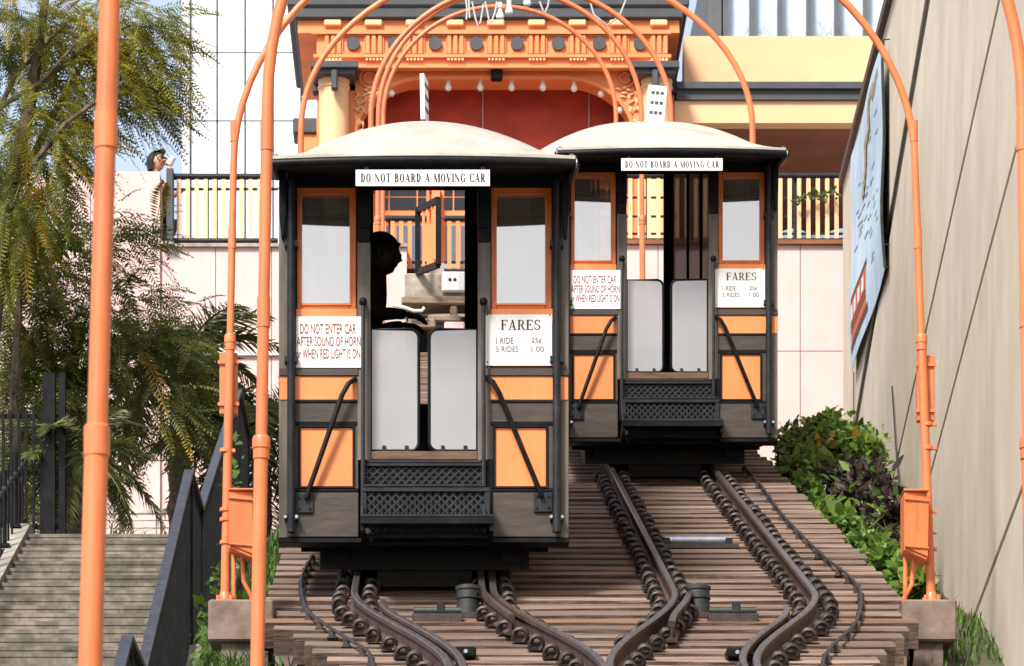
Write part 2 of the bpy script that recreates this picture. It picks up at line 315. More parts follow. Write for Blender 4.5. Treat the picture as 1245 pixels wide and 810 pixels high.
# ------------------------------------------------------------------ lettering
def ring(cx, cy, rx, ry, tx, ty, a0, a1, n=14):
    """bowl thick at the sides (tx) and thin at top and bottom (ty)"""
    out = []
    for i in range(n):
        q = []
        for a in (a0 + (a1 - a0) * i / n, a0 + (a1 - a0) * (i + 1) / n):
            c, s_ = math.cos(math.radians(a)), math.sin(math.radians(a))
            q.append(((cx + rx * c, cy + ry * s_), (cx + (rx - tx) * c, cy + (ry - ty) * s_)))
        out.append([q[0][0], q[1][0], q[1][1], q[0][1]])
    return out
def R_(x0, x1, y0, y1): return [(x0, y0), (x1, y0), (x1, y1), (x0, y1)]
def dg(x0, y0, x1, y1, w): return [(x0 - w / 2, y0), (x0 + w / 2, y0), (x1 + w / 2, y1), (x1 - w / 2, y1)]
def serif_glyph(ch, T=.19, h=.06):
    st = lambda x, t=T: [R_(x, x + t, 0, 1), R_(x - .05, x + t + .05, 0, h), R_(x - .05, x + t + .05, 1 - h, 1)]
    if ch == 'D': return .66, st(.06) + ring(.25, .5, .37, .5, T, h, -90, 90)
    if ch == 'O': return .68, ring(.33, .5, .33, .51, T, h, 0, 360, 24)
    if ch == 'N': return .72, st(.06, .06) + st(.56, .06) + [dg(.60, 0, .08, 1, T)]
    if ch == 'T': return .62, [R_(.21, .21 + T, 0, 1), R_(.14, .48, 0, h), R_(0, .62, 1 - h, 1), R_(0, .05, .74, 1), R_(.57, .62, .74, 1)]
    if ch == 'B': return .64, st(.06) + ring(.25, .74, .30, .26, T * .9, h, -90, 90) + ring(.25, .26, .36, .28, T, h, -90, 90)
    if ch == 'A': return .70, [dg(.08, 0, .33, 1, .06), dg(.56, 0, .33, 1, T), R_(.17, .48, .28, .28 + h), R_(-.02, .18, 0, h), R_(.42, .72, 0, h)]
    if ch == 'R': return .68, st(.06) + ring(.25, .73, .33, .27, T * .95, h, -90, 90) + [dg(.56, 0, .36, .48, T), R_(.48, .70, 0, h)]
    if ch == 'M': return .88, st(.06, .06) + st(.64) + [dg(.40, 0, .10, 1, T * .95), dg(.40, 0, .68, 1, .06)]
    if ch == 'V': return .68, [dg(.34, 0, .12, 1, T), dg(.34, 0, .60, 1, .06), R_(-.02, .26, 1 - h, 1), R_(.50, .70, 1 - h, 1)]
    if ch == 'I': return .32, st(.06)
    if ch == 'G': return .70, ring(.34, .5, .34, .51, T, h, 40, 320, 20) + [R_(.52, .52 + .14, .05, .42), R_(.44, .72, .42, .42 + h), R_(.56, .61, .68, .95)]
    if ch == 'C': return .66, ring(.34, .5, .34, .51, T, h, 42, 318, 20) + [R_(.56, .61, .66, .97), R_(.54, .62, .06, .28)]
    if ch == 'F': return .60, st(.06) + [R_(.2, .58, 1 - h, 1), R_(.53, .58, .74, 1), R_(.2, .44, .48, .48 + h), R_(.40, .44, .38, .64)]
    if ch == 'E': return .62, st(.06) + [R_(.2, .58, 1 - h, 1), R_(.53, .58, .76, 1), R_(.2, .44, .48, .48 + h), R_(.40, .44, .38, .64), R_(.2, .60, 0, h), R_(.55, .60, 0, .26)]
    if ch == 'S': return .58, ring(.28, .75, .25, .26, T * .8, h, 30, 270, 14) + ring(.28, .27, .28, .28, T * .8, h, -150, 90, 14) + [R_(.46, .50, .70, .95), R_(.02, .06, .05, .32)]
    return .36, []
def serif_text(txt, x0, x1, z0, z1, y, T=.19, mb=None):
    mb = mb or MB(); gl = [serif_glyph(c, T) for c in txt]; tot = sum(g[0] + .10 for g in gl) - .10
    k = (x1 - x0) / tot; x = x0
    out = [mb]
    for w, polys in gl:
        if not polys: mb = MB(); out.append(mb)
        for pz in polys: mb.prism([(x + a * k, z0 + b * (z1 - z0)) for a, b in pz], y - .0022, y)
        x += (w + .10) * k
    return out
def sans_text(name, txt, x0, x1, z0, z1, y, m, parent, weight=0.0):
    cu = bpy.data.curves.new('t', 'FONT'); cu.body = txt; cu.size = 1; cu.extrude = 0.0; cu.offset = weight; cu.resolution_u = 3
    t = bpy.data.objects.new('t', cu); COL.objects.link(t); dg_ = bpy.context.evaluated_depsgraph_get()
    me = bpy.data.meshes.new_from_object(t.evaluated_get(dg_)); bpy.data.objects.remove(t); bpy.data.curves.remove(cu)
    co = np.zeros(len(me.vertices) * 3); me.vertices.foreach_get('co', co); co = co.reshape(-1, 3)
    a, b = co.min(0), co.max(0); n = np.zeros_like(co)
    n[:, 0] = x0 + (co[:, 0] - a[0]) / (b[0] - a[0]) * (x1 - x0); n[:, 2] = z0 + (co[:, 1] - a[1]) / (b[1] - a[1]) * (z1 - z0); n[:, 1] = y - .002
    me.vertices.foreach_set('co', n.ravel()); me.materials.clear(); me.materials.append(MATS[m]); me.update()
    o = bpy.data.objects.new(name, me); COL.objects.link(o); o.parent = parent
    return o

# ------------------------------------------------------------------ layout numbers
SL = 0.3329                       # incline slope
HD = 3.05                         # vertical drop of the tie tops below the camera's incline line
def deck_z(D): return SL * D - HD
XC = 0.95                         # middle of the two tracks
def wallD(px): return 1.912 / ((px - VX) / F - 0.071)
def wallX(D): return 3.46 + 0.071 * (D - 21.8)
def stair_z(D):
    pts = [(-80, -1.75), (13.55, -1.75), (22.8, 2.97), (23.9, 2.97), (28.5, 5.36), (29.8, 5.36), (35.6, 7.83), (90, 7.83)]
    for (a, za), (b, zb) in zip(pts, pts[1:]):
        if D <= b: return za + (zb - za) * (D - a) / (b - a)
    return 7.83

# ------------------------------------------------------------------ ground
xs = [-900, -300, -60, -20, -8, -4.2, -1.98, -1.80, -1.45, -1.15, 0, 3.0, 3.1, 3.6, 8, 60, 300, 900]
ys = [-600, -100, -20, 0, 4, 5.5] + [6 + i for i in range(44)] + [50.6, 120, 400, 1500]
def hill(x, D):
    if D > 50.5: return 6.0
    if x < -1.6: return stair_z(D) - 0.35 + (.3 if x > -1.85 else 0)
    if x < -1.3: return max(-1.75, .45 * (stair_z(D) - .05) + .55 * (deck_z(D) - .5))
    if D < 5: return -1.75
    return max(-1.75, deck_z(D) - (0.42 if x < 3.05 else 0.34 + max(0, min(1.2, (D - 25) * .075))))
mb = MB(); mb.add([(x, y, hill(x, y)) for y in ys for x in xs], [(j * len(xs) + i, j * len(xs) + i + 1, (j + 1) * len(xs) + i + 1, (j + 1) * len(xs) + i) for j in range(len(ys) - 1) for i in range(len(xs) - 1)])
structure(mb.build('hillside_ground', 'soil'))
mb = MB(); mb.box(-40, 40, 50.6, 110, 14.2, 14.93); structure(mb.build('plaza_floor', 'plaza'))

# ------------------------------------------------------------------ track bed, ties, rails
track = thing('funicular_track', 'timber railway track with three rails splitting into two climbing the slope', 'track', (XC, 20, deck_z(20)))
def tie_span(D):
    if D >= 23: return -1.1, 3.0
    k = max(0, min(1, (23 - D) / 3.2)); return -1.1 + .78 * k, 3.0 - .78 * k
mb = MB()
for k in range(60):
    D0 = 11 + k * .65; D1 = D0 + .648
    if D1 > 49.6: break
    a, b = tie_span(D0); mb.box(a + .04, b - .04, D0, D1, -HD - 1.0, -HD - .13, SL)
mb.build('track_bed', 'bed_stone', track)
ang = math.atan(SL)
tie_meshes = []
for k in range(8):
    t = MB(); r = random.Random(k); n = 10
    for i in range(n):       # slightly uneven sawn timber in one piece
        pass
    vs = []; fs = []
    for i in range(n + 1):
        x = -.5 + i / n; j = lambda: r.uniform(-.005, .005)
        vs += [(x, -.09 + j(), -.16), (x, -.09 + j(), -.006 + j()), (x, -.083 + j(), j() * .6), (x, .09 + j(), j() * .6), (x, .09, -.16)]
    for i in range(n):
        for q in range(5): fs.append((i * 5 + q, i * 5 + (q + 1) % 5, (i + 1) * 5 + (q + 1) % 5, (i + 1) * 5 + q))
    fs += [(0, 1, 2, 3, 4), tuple(n * 5 + q for q in (4, 3, 2, 1, 0))]
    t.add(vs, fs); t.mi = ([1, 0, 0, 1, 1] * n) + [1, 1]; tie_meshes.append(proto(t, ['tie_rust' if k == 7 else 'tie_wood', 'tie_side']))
TIES = []
D = 12.0; i = 0
while D < 49.3:
    a, b = tie_span(D); a += RND.uniform(-.035, .02); b += RND.uniform(-.02, .035)
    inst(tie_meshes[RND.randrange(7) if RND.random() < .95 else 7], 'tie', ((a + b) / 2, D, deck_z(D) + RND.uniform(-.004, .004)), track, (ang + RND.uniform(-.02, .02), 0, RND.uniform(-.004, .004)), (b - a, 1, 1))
    TIES.append(D); D += 0.335; i += 1
def sm(t): t = max(0, min(1, t)); return t * t * (3 - 2 * t)
def railX(up, low):
    return lambda D: up + (low - up) * sm((23.2 - D) / 3.35)
RAILS = [railX(-.51, .07), railX(.36, .905), railX(1.49, .935), railX(2.36, 1.73)]
prof = [(a * .62, b) for a, b in [(-.055, 0), (.055, 0), (.055, .012), (.011, .03), (.011, .088), (.034, .096), (.034, .118), (.026, .126), (-.026, .126), (-.034, .118), (-.034, .096), (-.011, .088), (-.011, .03), (-.055, .012)]]
mis = [0, 0, 0, 0, 0, 0, 1, 1, 1, 0, 0, 0, 0, 0]
for f in RAILS:
    Ds = [12] + [18 + .15 * i for i in range(45)] + [26, 36, 49.5]
    mb = MB().sweep([(f(d), d, deck_z(d) + .004) for d in Ds], prof, mis); mb.build('rail', ['rail_rust', 'rail_polished'], track)
def guard(f, off, d0, d1, flare):
    Ds = [d0 + (d1 - d0) * i / 16 for i in range(17)]
    fx = lambda d: off + flare * max(0, (d - (d1 - .7)) / .7) ** 2 + flare * max(0, ((d0 + .7) - d) / .7) ** 2
    MB().sweep([(f(d) + fx(d), d, deck_z(d) + .02) for d in Ds], [(a * .95, b * .98) for a, b in prof], mis).build('guard_rail', ['rail_rust', 'rail_polished'], track)
guard(RAILS[0], .075, 19, 22.6, .06); guard(RAILS[1], -.07, 21.9, 24.9, -.03); guard(RAILS[2], .085, 21.6, 23.4, .06); guard(RAILS[3], -.075, 19, 22.3, -.06)
# coiled rail clips on both sides of each rail
def arc(c, r, a0, a1, n, axis='y'):
    return [(c[0] + r * math.cos(a0 + (a1 - a0) * i / n), c[1], c[2] + r * math.sin(a0 + (a1 - a0) * i / n)) for i in range(n + 1)]
c = MB(); c.box(-.06, .05, -.06, .06, .002, .022); c.box(-.03, .045, -.04, .05, .022, .045)
c.tube(arc((.0, -.05, .045), .046, math.radians(-60), math.radians(205), 9), .0165, 6)
c.tube(arc((.005, .0, .05), .04, math.radians(-40), math.radians(220), 7), .0165, 6)
c.tube([(.046, -.05, .03), (.05, .0, .03), (.03, .04, .05)], .015, 6)
clip_mesh = proto(c, 'clip_iron', True)
nclip = 0
for f in RAILS:
    for D in TIES:
        if not (19.6 < D < 31.6): continue
        for s in (-1, 1):
            x = f(D) + s * .092
            if abs(f(D) - .92) < .2 and ((f is RAILS[1] and s > 0) or (f is RAILS[2] and s < 0)): continue
            if nclip >= 298: continue
            nclip += 1
            inst(clip_mesh, 'rail_clip', (x, D - .02, deck_z(D) + .006), track, (ang, RND.uniform(-.12, .12), RND.uniform(-.2, .2)), (-s * RND.uniform(.76, .88), .85, RND.uniform(.78, .92)))
# rope guide pulleys, plate, cans
def deckP(px, py, dz=0.0):
    D = F * (HD - dz) / (py - 150); return Vector(((px - VX) * D / F, D, deck_z(D) + dz))
for px, lab in ((569, 'round dark iron sheave housing standing on the ties below the front railcar'), (849, 'round dark iron sheave housing standing on the ties between the right rails')):
    p = deckP(px, 748); t = thing('sheave_housing', lab, 'housing', p)
    MB().lathe(p, [(.078, 0), (.078, .05), (.070, .055), (.070, .15), (.078, .155), (.078, .175), (.05, .185), (.045, .178)]).build('drum', 'can_iron', t, True)
    MB().box(p.x - .1, p.x + .1, p.y - .08, p.y + .08, p.z - .03, p.z + .004).build('base_plate', 'clip_iron', t)
    MB().tube([(p.x + .072 * math.cos(a), p.y + .072 * math.sin(a), p.z + .10) for a in [i * math.pi / 10 for i in range(21)]], .006, 6).build('hoop', 'grey_iron', t)
for px, py, lab in ((533, 749, 'black cable roller in a low frame beside the left sheave housing'), (892, 749, 'black cable roller in a low frame beside the right sheave housing')):
    p = deckP(px, py, .03); t = thing('cable_roller', lab, 'roller', p)
    MB().box(p.x - .16, p.x + .15, p.y - .04, p.y + .06, p.z - .05, p.z + .01).build('frame', 'clip_iron', t, bevel=.004)
    MB().cyl((p.x - .15, p.y, p.z + .03), (p.x + .14, p.y, p.z + .03), .026, 12).build('roller', 'can_iron', t, True)
    MB().box(p.x - .01, p.x + .04, p.y - .03, p.y + .03, p.z + .01, p.z + .085).build('bearing', 'grey_iron', t, bevel=.006)
p = deckP(852, 665); t = thing('bright_roller', 'bright steel roller plate between the right hand rails', 'roller', p)
MB().box(p.x - .30, p.x + .27, p.y - .06, p.y + .10, p.z - .02, p.z + .012).build('bed', 'clip_iron', t)
MB().cyl((p.x - .26, p.y, p.z + .045), (p.x + .22, p.y, p.z + .045), .036, 16).build('roller', 'steel_plate', t, True)
for s in (-.25, .2): MB().box(p.x + s - .025, p.x + s + .025, p.y - .055, p.y + .02, p.z + .012, p.z + .055).build('bearing', 'grey_iron', t, bevel=.004)
for px, py, lab in ((566, 802, 'black switch box with a bolt beside the left outer rail'), (895, 803, 'black switch box with a bolt beside the right outer rail')):
    p = deckP(px, py); t = thing('switch_box', lab, 'box', p)
    MB().box(p.x - .06, p.x + .06, p.y - .08, p.y + .08, p.z, p.z + .06).build('case', 'black_paint', t, bevel=.01)
    MB().cyl((p.x, p.y - .095, p.z + .03), (p.x, p.y - .08, p.z + .03), .012, 8).build('bolt', 'steel_plate', t)
def cable(ptsz, lab, hv):
    pts = [deckP(x, y, .05) for x, y in ptsz]; sm_ = []
    for i in range(len(pts) - 1):
        p0, p1, p2, p3 = pts[max(i - 1, 0)], pts[i], pts[i + 1], pts[min(i + 2, len(pts) - 1)]
        for k in range(8):
            u = k / 8; sm_.append(.5 * ((2 * p1) + (p2 - p0) * u + (2 * p0 - 5 * p1 + 4 * p2 - p3) * u * u + (3 * p1 - p0 - 3 * p2 + p3) * u ** 3))
    sm_.append(pts[-1]); t = thing('signal_cable', lab, 'cable', sm_[-1] - Vector((0, 0, .05)))
    MB().tube(sm_, .0105, 7).build('conductor', 'cable_black', t, True)
    c = proto(MB().box(-.02, .02, -.02, .02, -.052, .0).box(-.028, .028, -.028, .028, -.058, -.048), 'clip_iron')
    last = None
    for q in sm_:
        if last is None or (q - last).length > hv: inst(c, 'clip_stand', q + Vector((0, 0, 0)), t); last = q
cable([(380, 676), (367, 703), (372, 738), (392, 757), (425, 778), (448, 793), (457, 822)], 'thin black cable winding down the ties left of the rails', .36)
cable([(905, 568), (925, 590), (955, 630), (1000, 675), (1035, 703), (1047, 725), (1040, 757), (1012, 785), (1000, 805), (1003, 830)], 'thin black cable winding down the ties right of the rails', .42)

# ------------------------------------------------------------------ railcars
D0 = 23.68
def make_car(person_side):
    X0, Z0 = (516 - VX) * D0 / F, (VY - 655) * D0 / F
    ref = Vector((X0, D0, Z0))
    def L(px, py, ly=0.0):
        p = P(px, py, D0 + ly); return p - ref
    X = lambda px, ly=0.0: L(px, 0, ly).x
    Z = lambda py, ly=0.0: L(0, py, ly).z
    car = thing('funicular_car', '', '', (0, 0, 0))
    LEN = 5.5
    def bx(name, m, px0, px1, py0, py1, y0, y1, parent=car, bevel=.004, label=None):
        b = MB(); b.box(X(px0, y0), X(px1, y0), y0, y1, Z(py1, y0), Z(py0, y0)); return b.build(name, m, parent, bevel=bevel, label=label)
    # corner boards, downpipes
    bx('corner_board', 'post_board', 339, 350, 208, 654, -.012, .06); bx('corner_board', 'post_board', 681.5, 691.5, 208, 654, -.012, .06)
    for a, b in ((349, 359), (672, 681.5)):
        xc = X((a + b) / 2, -.06)
        mb = MB().tube([(xc, -.065, Z(222)), (xc, -.065, Z(650))], .026, 12); pp = mb.build('downpipe', 'grey_iron', car, True)
        for py in (632, 440, 300):
            MB().box(xc - .042, xc + .042, -.075, -.005, Z(py + 4), Z(py - 4)).build('pipe_clamp', 'grey_iron', pp, bevel=.003)
        for s in (-1, 1): MB().cyl((xc + s * .036, -.092, Z(632)), (xc + s * .036, -.07, Z(632)), .011, 6).build('clamp_bolt', 'steel_plate', pp)
    # eave brackets at the corners
    for a in (344, 687):
        xc = X(a); MB().prism([(xc - .022, Z(212)), (xc + .022, Z(212)), (xc + .022, Z(262)), (xc + .008, Z(292)), (xc - .008, Z(292)), (xc - .022, Z(262))], -.10, -.014).build('eave_bracket', 'black_paint', car)
    # panels left and right of the doorway
    for side in (0, 1):
        if side == 0: a, b, fa, fb, ga, gb, ia, ib = 358, 434, 361, 433, 367, 425, 365, 429
        else: a, b, fa, fb, ga, gb, ia, ib = 596, 673, 597, 671, 604, 663, 602, 664
        e0, e1 = (350, 436) if side == 0 else (594, 682)
        bx('kick_board', 'weathered_board', e0, e1, 598, 653, -.016, .05)
        bx('panel_rail', 'black_paint', e0, e1, 594.5, 598, -.022, .05)
        bx('panel_stile', 'weathered_board', e0, ia - 2.5, 517, 594.5, -.014, .05); bx('panel_stile', 'weathered_board', ib + 2.5, e1, 517, 594.5, -.014, .05)
        f = MB()
        for q in ((ia - 2.5, ia, 517, 594.5), (ib, ib + 2.5, 517, 594.5), (ia, ib, 517, 520), (ia, ib, 592, 594.5)): f.box(X(q[0]), X(q[1]), -.02, .04, Z(q[3]), Z(q[2]))
        f.build('panel_moulding', 'black_paint', car)
        bx('panel', 'car_orange', ia, ib, 520, 592, -.004, .04)
        bx('panel_rail', 'weathered_board', e0, e1, 490, 513.5, -.017, .05)
        bx('panel_rail', 'black_paint', e0, e1, 513.5, 517, -.021, .05); bx('panel_rail', 'black_paint', e0, e1, 486.5, 490, -.021, .05)
        bx('belt_panel', 'car_orange', 340 if side == 0 else 594, 436 if side == 0 else 691, 457, 486.5, -.0185, .05)
        bx('ledge', 'weathered_board', 339 if side == 0 else 594, 436 if side == 0 else 692, 447.5, 457, -.03, .05)
        bx('apron_panel', 'car_orange', a, b, 375, 447.5, .0, .05)
        # window frame (wood, four members) and pane
        y0, y1 = .012, .06
        wf = bx('window_frame', 'frame_orange', fa, ga, 228, 375, y0, y1)
        bx('frame_member', 'frame_orange', gb, fb, 228, 375, y0, y1, wf); bx('frame_member', 'frame_orange', ga, gb, 228, 236, y0, y1, wf)
        bx('frame_member', 'frame_orange', ga, gb, 369, 375, y0, y1, wf)
        bd = MB()
        for q in ((ga - 2, ga, 234, 371), (gb, gb + 2, 234, 371), (ga, gb, 369, 371), (ga, gb, 234, 236)): bd.box(X(q[0]), X(q[1]), y0 - .008, y0 + .01, Z(q[3]), Z(q[2]))
        bd.build('glazing_bead', 'frame_orange', wf)
        bx('pane', 'dirty_glass', ga, gb, 236, 369, .034, .040, wf, 0)
        bx('mullion', 'black_paint', e0, fa, 228, 447, .0, .05); bx('mullion', 'black_paint', fb, e1, 228, 447, .0, .05)
    bx('header', 'black_paint', 350, 682, 204, 228, .004, .07)
    # door posts
    for a, b in ((434.5, 450.5), (581, 596.5)):
        bx('door_post', 'post_board', a, b, 294, 560, -.024, .07); bx('door_post_head', 'black_paint', a, b, 228, 277, -.02, .07)
        bx('post_bracket', 'black_paint', a + 1, b - 1, 277, 294, -.04, .07)
    # grab rods with knob
    for px in (441.5, 588):
        xc = X(px, -.08)
        g = MB().tube([(xc, -.03, Z(366)), (xc, -.075, Z(368)), (xc, -.085, Z(374)), (xc, -.085, Z(600)), (xc, -.30, Z(628, -.3))], .0135, 8).build('grab_rod', 'grey_iron', car, True)
        MB().lathe((xc, -.085, Z(371)), [(.012, -.03), (.024, -.018), (.026, 0), (.02, .016), (.006, .024)], 12).build('rod_knob', 'black_paint', g, True)
    # slanting stays
    for pts, plate in (([(432, 462), (424, 466), (416, 480), (372, 606)], (360, 381, 602, 625)), ([(591, 460), (599, 464), (607, 478), (659, 604)], (649, 671, 600, 624))):
        st = MB().tube([(X(pts[0][0]), -.02, Z(pts[0][1]))] + [(X(a, -.09), -.09, Z(b, -.09)) for a, b in pts[1:-1]] + [(X(pts[-1][0], -.05), -.05, Z(pts[-1][1], -.05))], .0165, 8).build('slanting_stay', 'black_paint', car, True)
        MB().box(X(plate[0]), X(plate[1]), -.034, -.016, Z(plate[3]), Z(plate[2])).build('stay_plate', 'grey_iron', st, bevel=.003)
        for a in (plate[0] + 4, plate[1] - 4):
            for b in (plate[2] + 5, plate[3] - 5): MB().cyl((X(a), -.042, Z(b)), (X(a), -.034, Z(b)), .008, 6).build('stay_bolt', 'black_paint', st)
    # signs
    s = bx('notice_sign', 'sign_white', 360, 440, 385, 447, -.034, -.026, bevel=0, label='white notice sign with dark red capitals')
    for t_, za, zb, xa, xb in (('DO NOT ENTER CAR', 395.5, 408, 365, 433), ('AFTER SOUND OF HORN', 411, 423, 361, 438.5), ('or WHEN RED LIGHT IS ON', 426, 438, 360.5, 438)):
        sans_text('lettering', t_, X(xa), X(xb), Z(zb), Z(za), -.034, 'ink_red', s, .011)
    s = bx('fares_sign', 'sign_white', 590, 671, 382.5, 444.5, -.036, -.028, bevel=0, label='white fares sign with black serif heading')
    serif_text('FARES', X(609), X(657), Z(403), Z(391), -.036, .15)[0].build('lettering', 'ink_black', s)
    for t_, za, zb, xa, xb in (('1 RIDE', 412.5, 420, 603, 624), ('25¢', 412.5, 420, 646, 658), ('5 RIDES', 423, 430, 603, 630), ('1.00', 423, 430, 646, 661)):
        sans_text('lettering', t_, X(xa), X(xb), Z(zb), Z(za), -.036, 'ink_grey', s, .0)['kind'] = 'stuff'
    for a in (592.5, 668.5):
        for b in (385, 442): MB().cyl((X(a), -.039, Z(b)), (X(a), -.036, Z(b)), .005, 6).build('sign_screw', 'rail_rust', s)
    s = bx('warning_board', 'sign_white', 432.5, 595.5, 206.5, 226, -.66, -.648, bevel=0, label='long white warning board over the doorway')
    for wd_ in serif_text('DO NOT BOARD A MOVING CAR', X(438.5, -.66), X(590, -.66), Z(221.5, -.66), Z(211, -.66), -.66, .21): wd_.build('lettering', 'ink_black', s)
    for a in (445, 583): MB().box(X(a), X(a + 5), -.648, -.56, Z(214, -.6), Z(206, -.6)).build('board_bracket', 'black_paint', s)
    # doorway gates: rounded frame and milky pane
    for a, b, s_ in ((450.5, 509, 1), (522, 580.5, -1)):
        x0, x1 = X(a), X(b); z0, z1 = Z(546), Z(398); r = .055
        hinge, free = (x0, x1) if s_ > 0 else (x1, x0); d = 1 if s_ > 0 else -1
        path = [(hinge, .05, z0), (hinge, .05, z1)] + [(free - d * r + d * r * math.sin(q * math.pi / 10), .05, z1 - r + r * math.cos(q * math.pi / 10)) for q in range(6)] + \
               [(free - d * r + d * r * math.cos(q * math.pi / 10), .05, z0 + r - r * math.sin(q * math.pi / 10)) for q in range(6)] + [(hinge, .05, z0)]
        g = MB().tube(path, .011, 8).build('gate', 'black_paint', car, True)
        poly = [(x, z) for x, y, z in path[:-1]]
        MB().prism(poly, .046, .052).build('gate_pane', 'gate_glass', g)
        for q in (.28, .75): MB().box(x0 + (x1 - x0) * q - .012, x0 + (x1 - x0) * q + .012, .03, .06, z0 - .02, z0 + .03).build('gate_hinge', 'grey_iron', g)
    bx('door_sill', 'sill_wood', 450, 581, 548.5, 559, -.01, .14); bx('sill_strip', 'grey_iron', 446, 585, 559, 563, -.05, .05)
    # steps of perforated iron
    def lattice(name, px0, px1, py0, py1, y, parent, cell=.052, w=.012):
        x0, x1, z0, z1 = X(px0, y), X(px1, y), Z(py1, y), Z(py0, y); h = z1 - z0; m_ = MB(); n = int((x1 - x0 + h) / cell)
        for i in range(-1, n + 1):
            for s in (1, -1):
                xa = (x0 - h + i * cell) if s > 0 else (x0 + i * cell); xb = xa + s * h
                pa, pb = [xa, z0], [xb, z1]
                def clipx(p, q):
                    for lim, sg in ((x0, 1), (x1, -1)):
                        if (p[0] - lim) * sg < 0:
                            if (q[0] - lim) * sg <= 0: return None
                            t = (lim - p[0]) / (q[0] - p[0]); p = [lim, p[1] + (q[1] - p[1]) * t]
                    return p
                A = clipx(pa, pb); B = clipx(pb, pa)
                if A and B and abs(A[1] - B[1]) > .005: m_.bar((A[0], y + (.0 if s > 0 else .003), A[1]), (B[0], y + (.0 if s > 0 else .003), B[1]), .006, w, up=(0, 0, 1))
        return m_.build(name, 'grey_iron', parent)
    st = bx('step_riser', 'black_inside', 442, 588, 563, 592, -.02, .02)
    bx('riser_frame', 'grey_iron', 443, 591, 563, 567, -.05, -.02, st); bx('riser_frame', 'grey_iron', 443, 591, 588.5, 592, -.24, -.03, st)
    lattice('lattice', 445, 589, 567, 589, -.03, st)
    st = bx('step_riser', 'black_inside', 440, 594, 594, 626, -.205, -.19)
    bx('riser_frame', 'grey_iron', 440, 596, 592.5, 598, -.24, -.205, st); lattice('lattice', 445, 589, 598, 625, -.222, st)
    bx('riser_frame', 'grey_iron', 440, 446, 597, 626, -.235, -.1, st); bx('riser_frame', 'grey_iron', 589, 596, 597, 626, -.235, -.1, st)
    tr = bx('step_tread', 'grey_iron', 438, 600, 625, 628.5, -.42, -.1)
    bx('tread_nosing', 'black_paint', 438, 600, 628.5, 637, -.42, -.40, tr); bx('tread_side', 'black_paint', 438, 443, 628.5, 646, -.40, .0, tr); bx('tread_side', 'black_paint', 595, 600, 628.5, 646, -.40, .0, tr)
    lattice('lattice', 448, 590, 641, 650, -.16, tr); bx('lower_bar', 'grey_iron', 444, 594, 649, 653, -.17, -.13, tr)
    for a in (438, 592): bx('step_cheek', 'black_paint', a, a + 7, 558, 626, -.03, .03)
    bx('step_sun_block', 'black_inside', 442, 592, 592, 662, .0, .02)  # added plate blocking sun that leaks through the steps
    # underframe
    bx('end_sill', 'black_paint', 338, 692, 654, 660, -.02, .12)
    u = MB()
    for xx in (-.55, .55): u.box(xx - .05, xx + .05, .27, LEN, -.18, -.02, SL)
    for yy in (.3, 1.5, 2.7, 3.9, 5.2): u.box(-.8, .8, yy, yy + .1, -.12, -.021, SL)
    u.build('underframe', 'black_paint', car)
    MB().box(-.68, .68, .42, LEN - .1, -.25, -.13, SL).build('under_car_shade_box', 'black_inside', car)  # added dark box that keeps light out from under the car
    MB().box(-.31, .31, .46, LEN - .2, -.365, -.252, SL).build('rail_gap_shade_box', 'black_inside', car)  # added dark box standing in for black shade between the rails
    dz = deck_z(D0) - Z0        # tie tops at the front of the car
    for ty in (1.0, 4.4):
        zz = dz + SL * ty + .13 + .19
        w_ = MB().cyl((-.52, ty, zz), (.52, ty, zz), .035, 10).build('axle', 'clip_iron', car, True)
        for xx in (-.435, .435):
            MB().tube([(xx - .05, ty, zz), (xx - .03, ty, zz), (xx - .03, ty, zz), (xx + .05, ty, zz)], [.215 if xx > 0 else .18, .215 if xx > 0 else .18, .19, .18], 20).build('wheel', 'rail_rust', w_, True)
    # floor: five stepped tiers, benches on both sides
    zf = Z(551); T = LEN / 5
    for k in range(5):
        MB().box(-.85, .85, k * T + .08, (k + 1) * T + .0, zf + k * T * SL - .25, zf + k * T * SL).build('floor_tier', 'black_inside', car)
        for s in (-1, 1):
            x0, x1 = sorted((s * .50, s * .86)); zz = zf + k * T * SL
            b = MB().box(x0, x1, k * T + .12, (k + 1) * T - .06, zz + .40, zz + .44).build('bench', 'sill_wood', car)
            MB().box(x0 + .02, x1 - .02, k * T + .5, k * T + .56, zz, zz + .4).build('bench_leg', 'black_inside', b)
            for q in range(4):
                xx = s * (.82 + .0 * q); MB().box(xx - .015, xx + .015, k * T + .12, (k + 1) * T - .06, zz + .50 + q * .10, zz + .57 + q * .10).build('bench_slat', 'sill_wood', b)
    # side walls: skirt, belt, posts, windows
    for s in (-1, 1):
        xo, xi = sorted((s * .915, s * .86))
        MB().box(xo, xi, .062, LEN, -.01, .32, SL).build('side_skirt', 'weathered_board', car)
        MB().box(xo, xi, .062, LEN, .32, .98, SL).build('side_panel', 'car_orange', car)
        MB().box(xo - .004, xi + .004, .062, LEN, .98, 1.08, SL).build('side_belt', 'weathered_board', car)
        MB().box(xo, xi, .062, LEN, 2.12, 2.36, SL).build('side_header', 'black_paint', car)
        for k in range(6):
            yy = max(.075, k * T - .06); MB().box(xo + .004, xi - .004, yy, min(yy + .12, LEN), 1.08, 2.12, SL).build('side_post', 'frame_orange', car)
        for k in range(5):
            MB().box(s * .888 - .003, s * .888 + .003, k * T + .06, (k + 1) * T - .06, 1.08, 2.12, SL).build('side_pane', 'dirty_glass', car)
    # inside handrail poles
    for xx, yy in ((.44, 1.15), (.44, 2.25), (.40, 3.4), (-.44, 3.35), (-.44, 4.4)):
        MB().cyl((xx, yy, zf + SL * (yy - T)), (xx, yy, 2.38 + SL * yy), .014, 8).build('hand_pole', 'grey_iron', car, True)
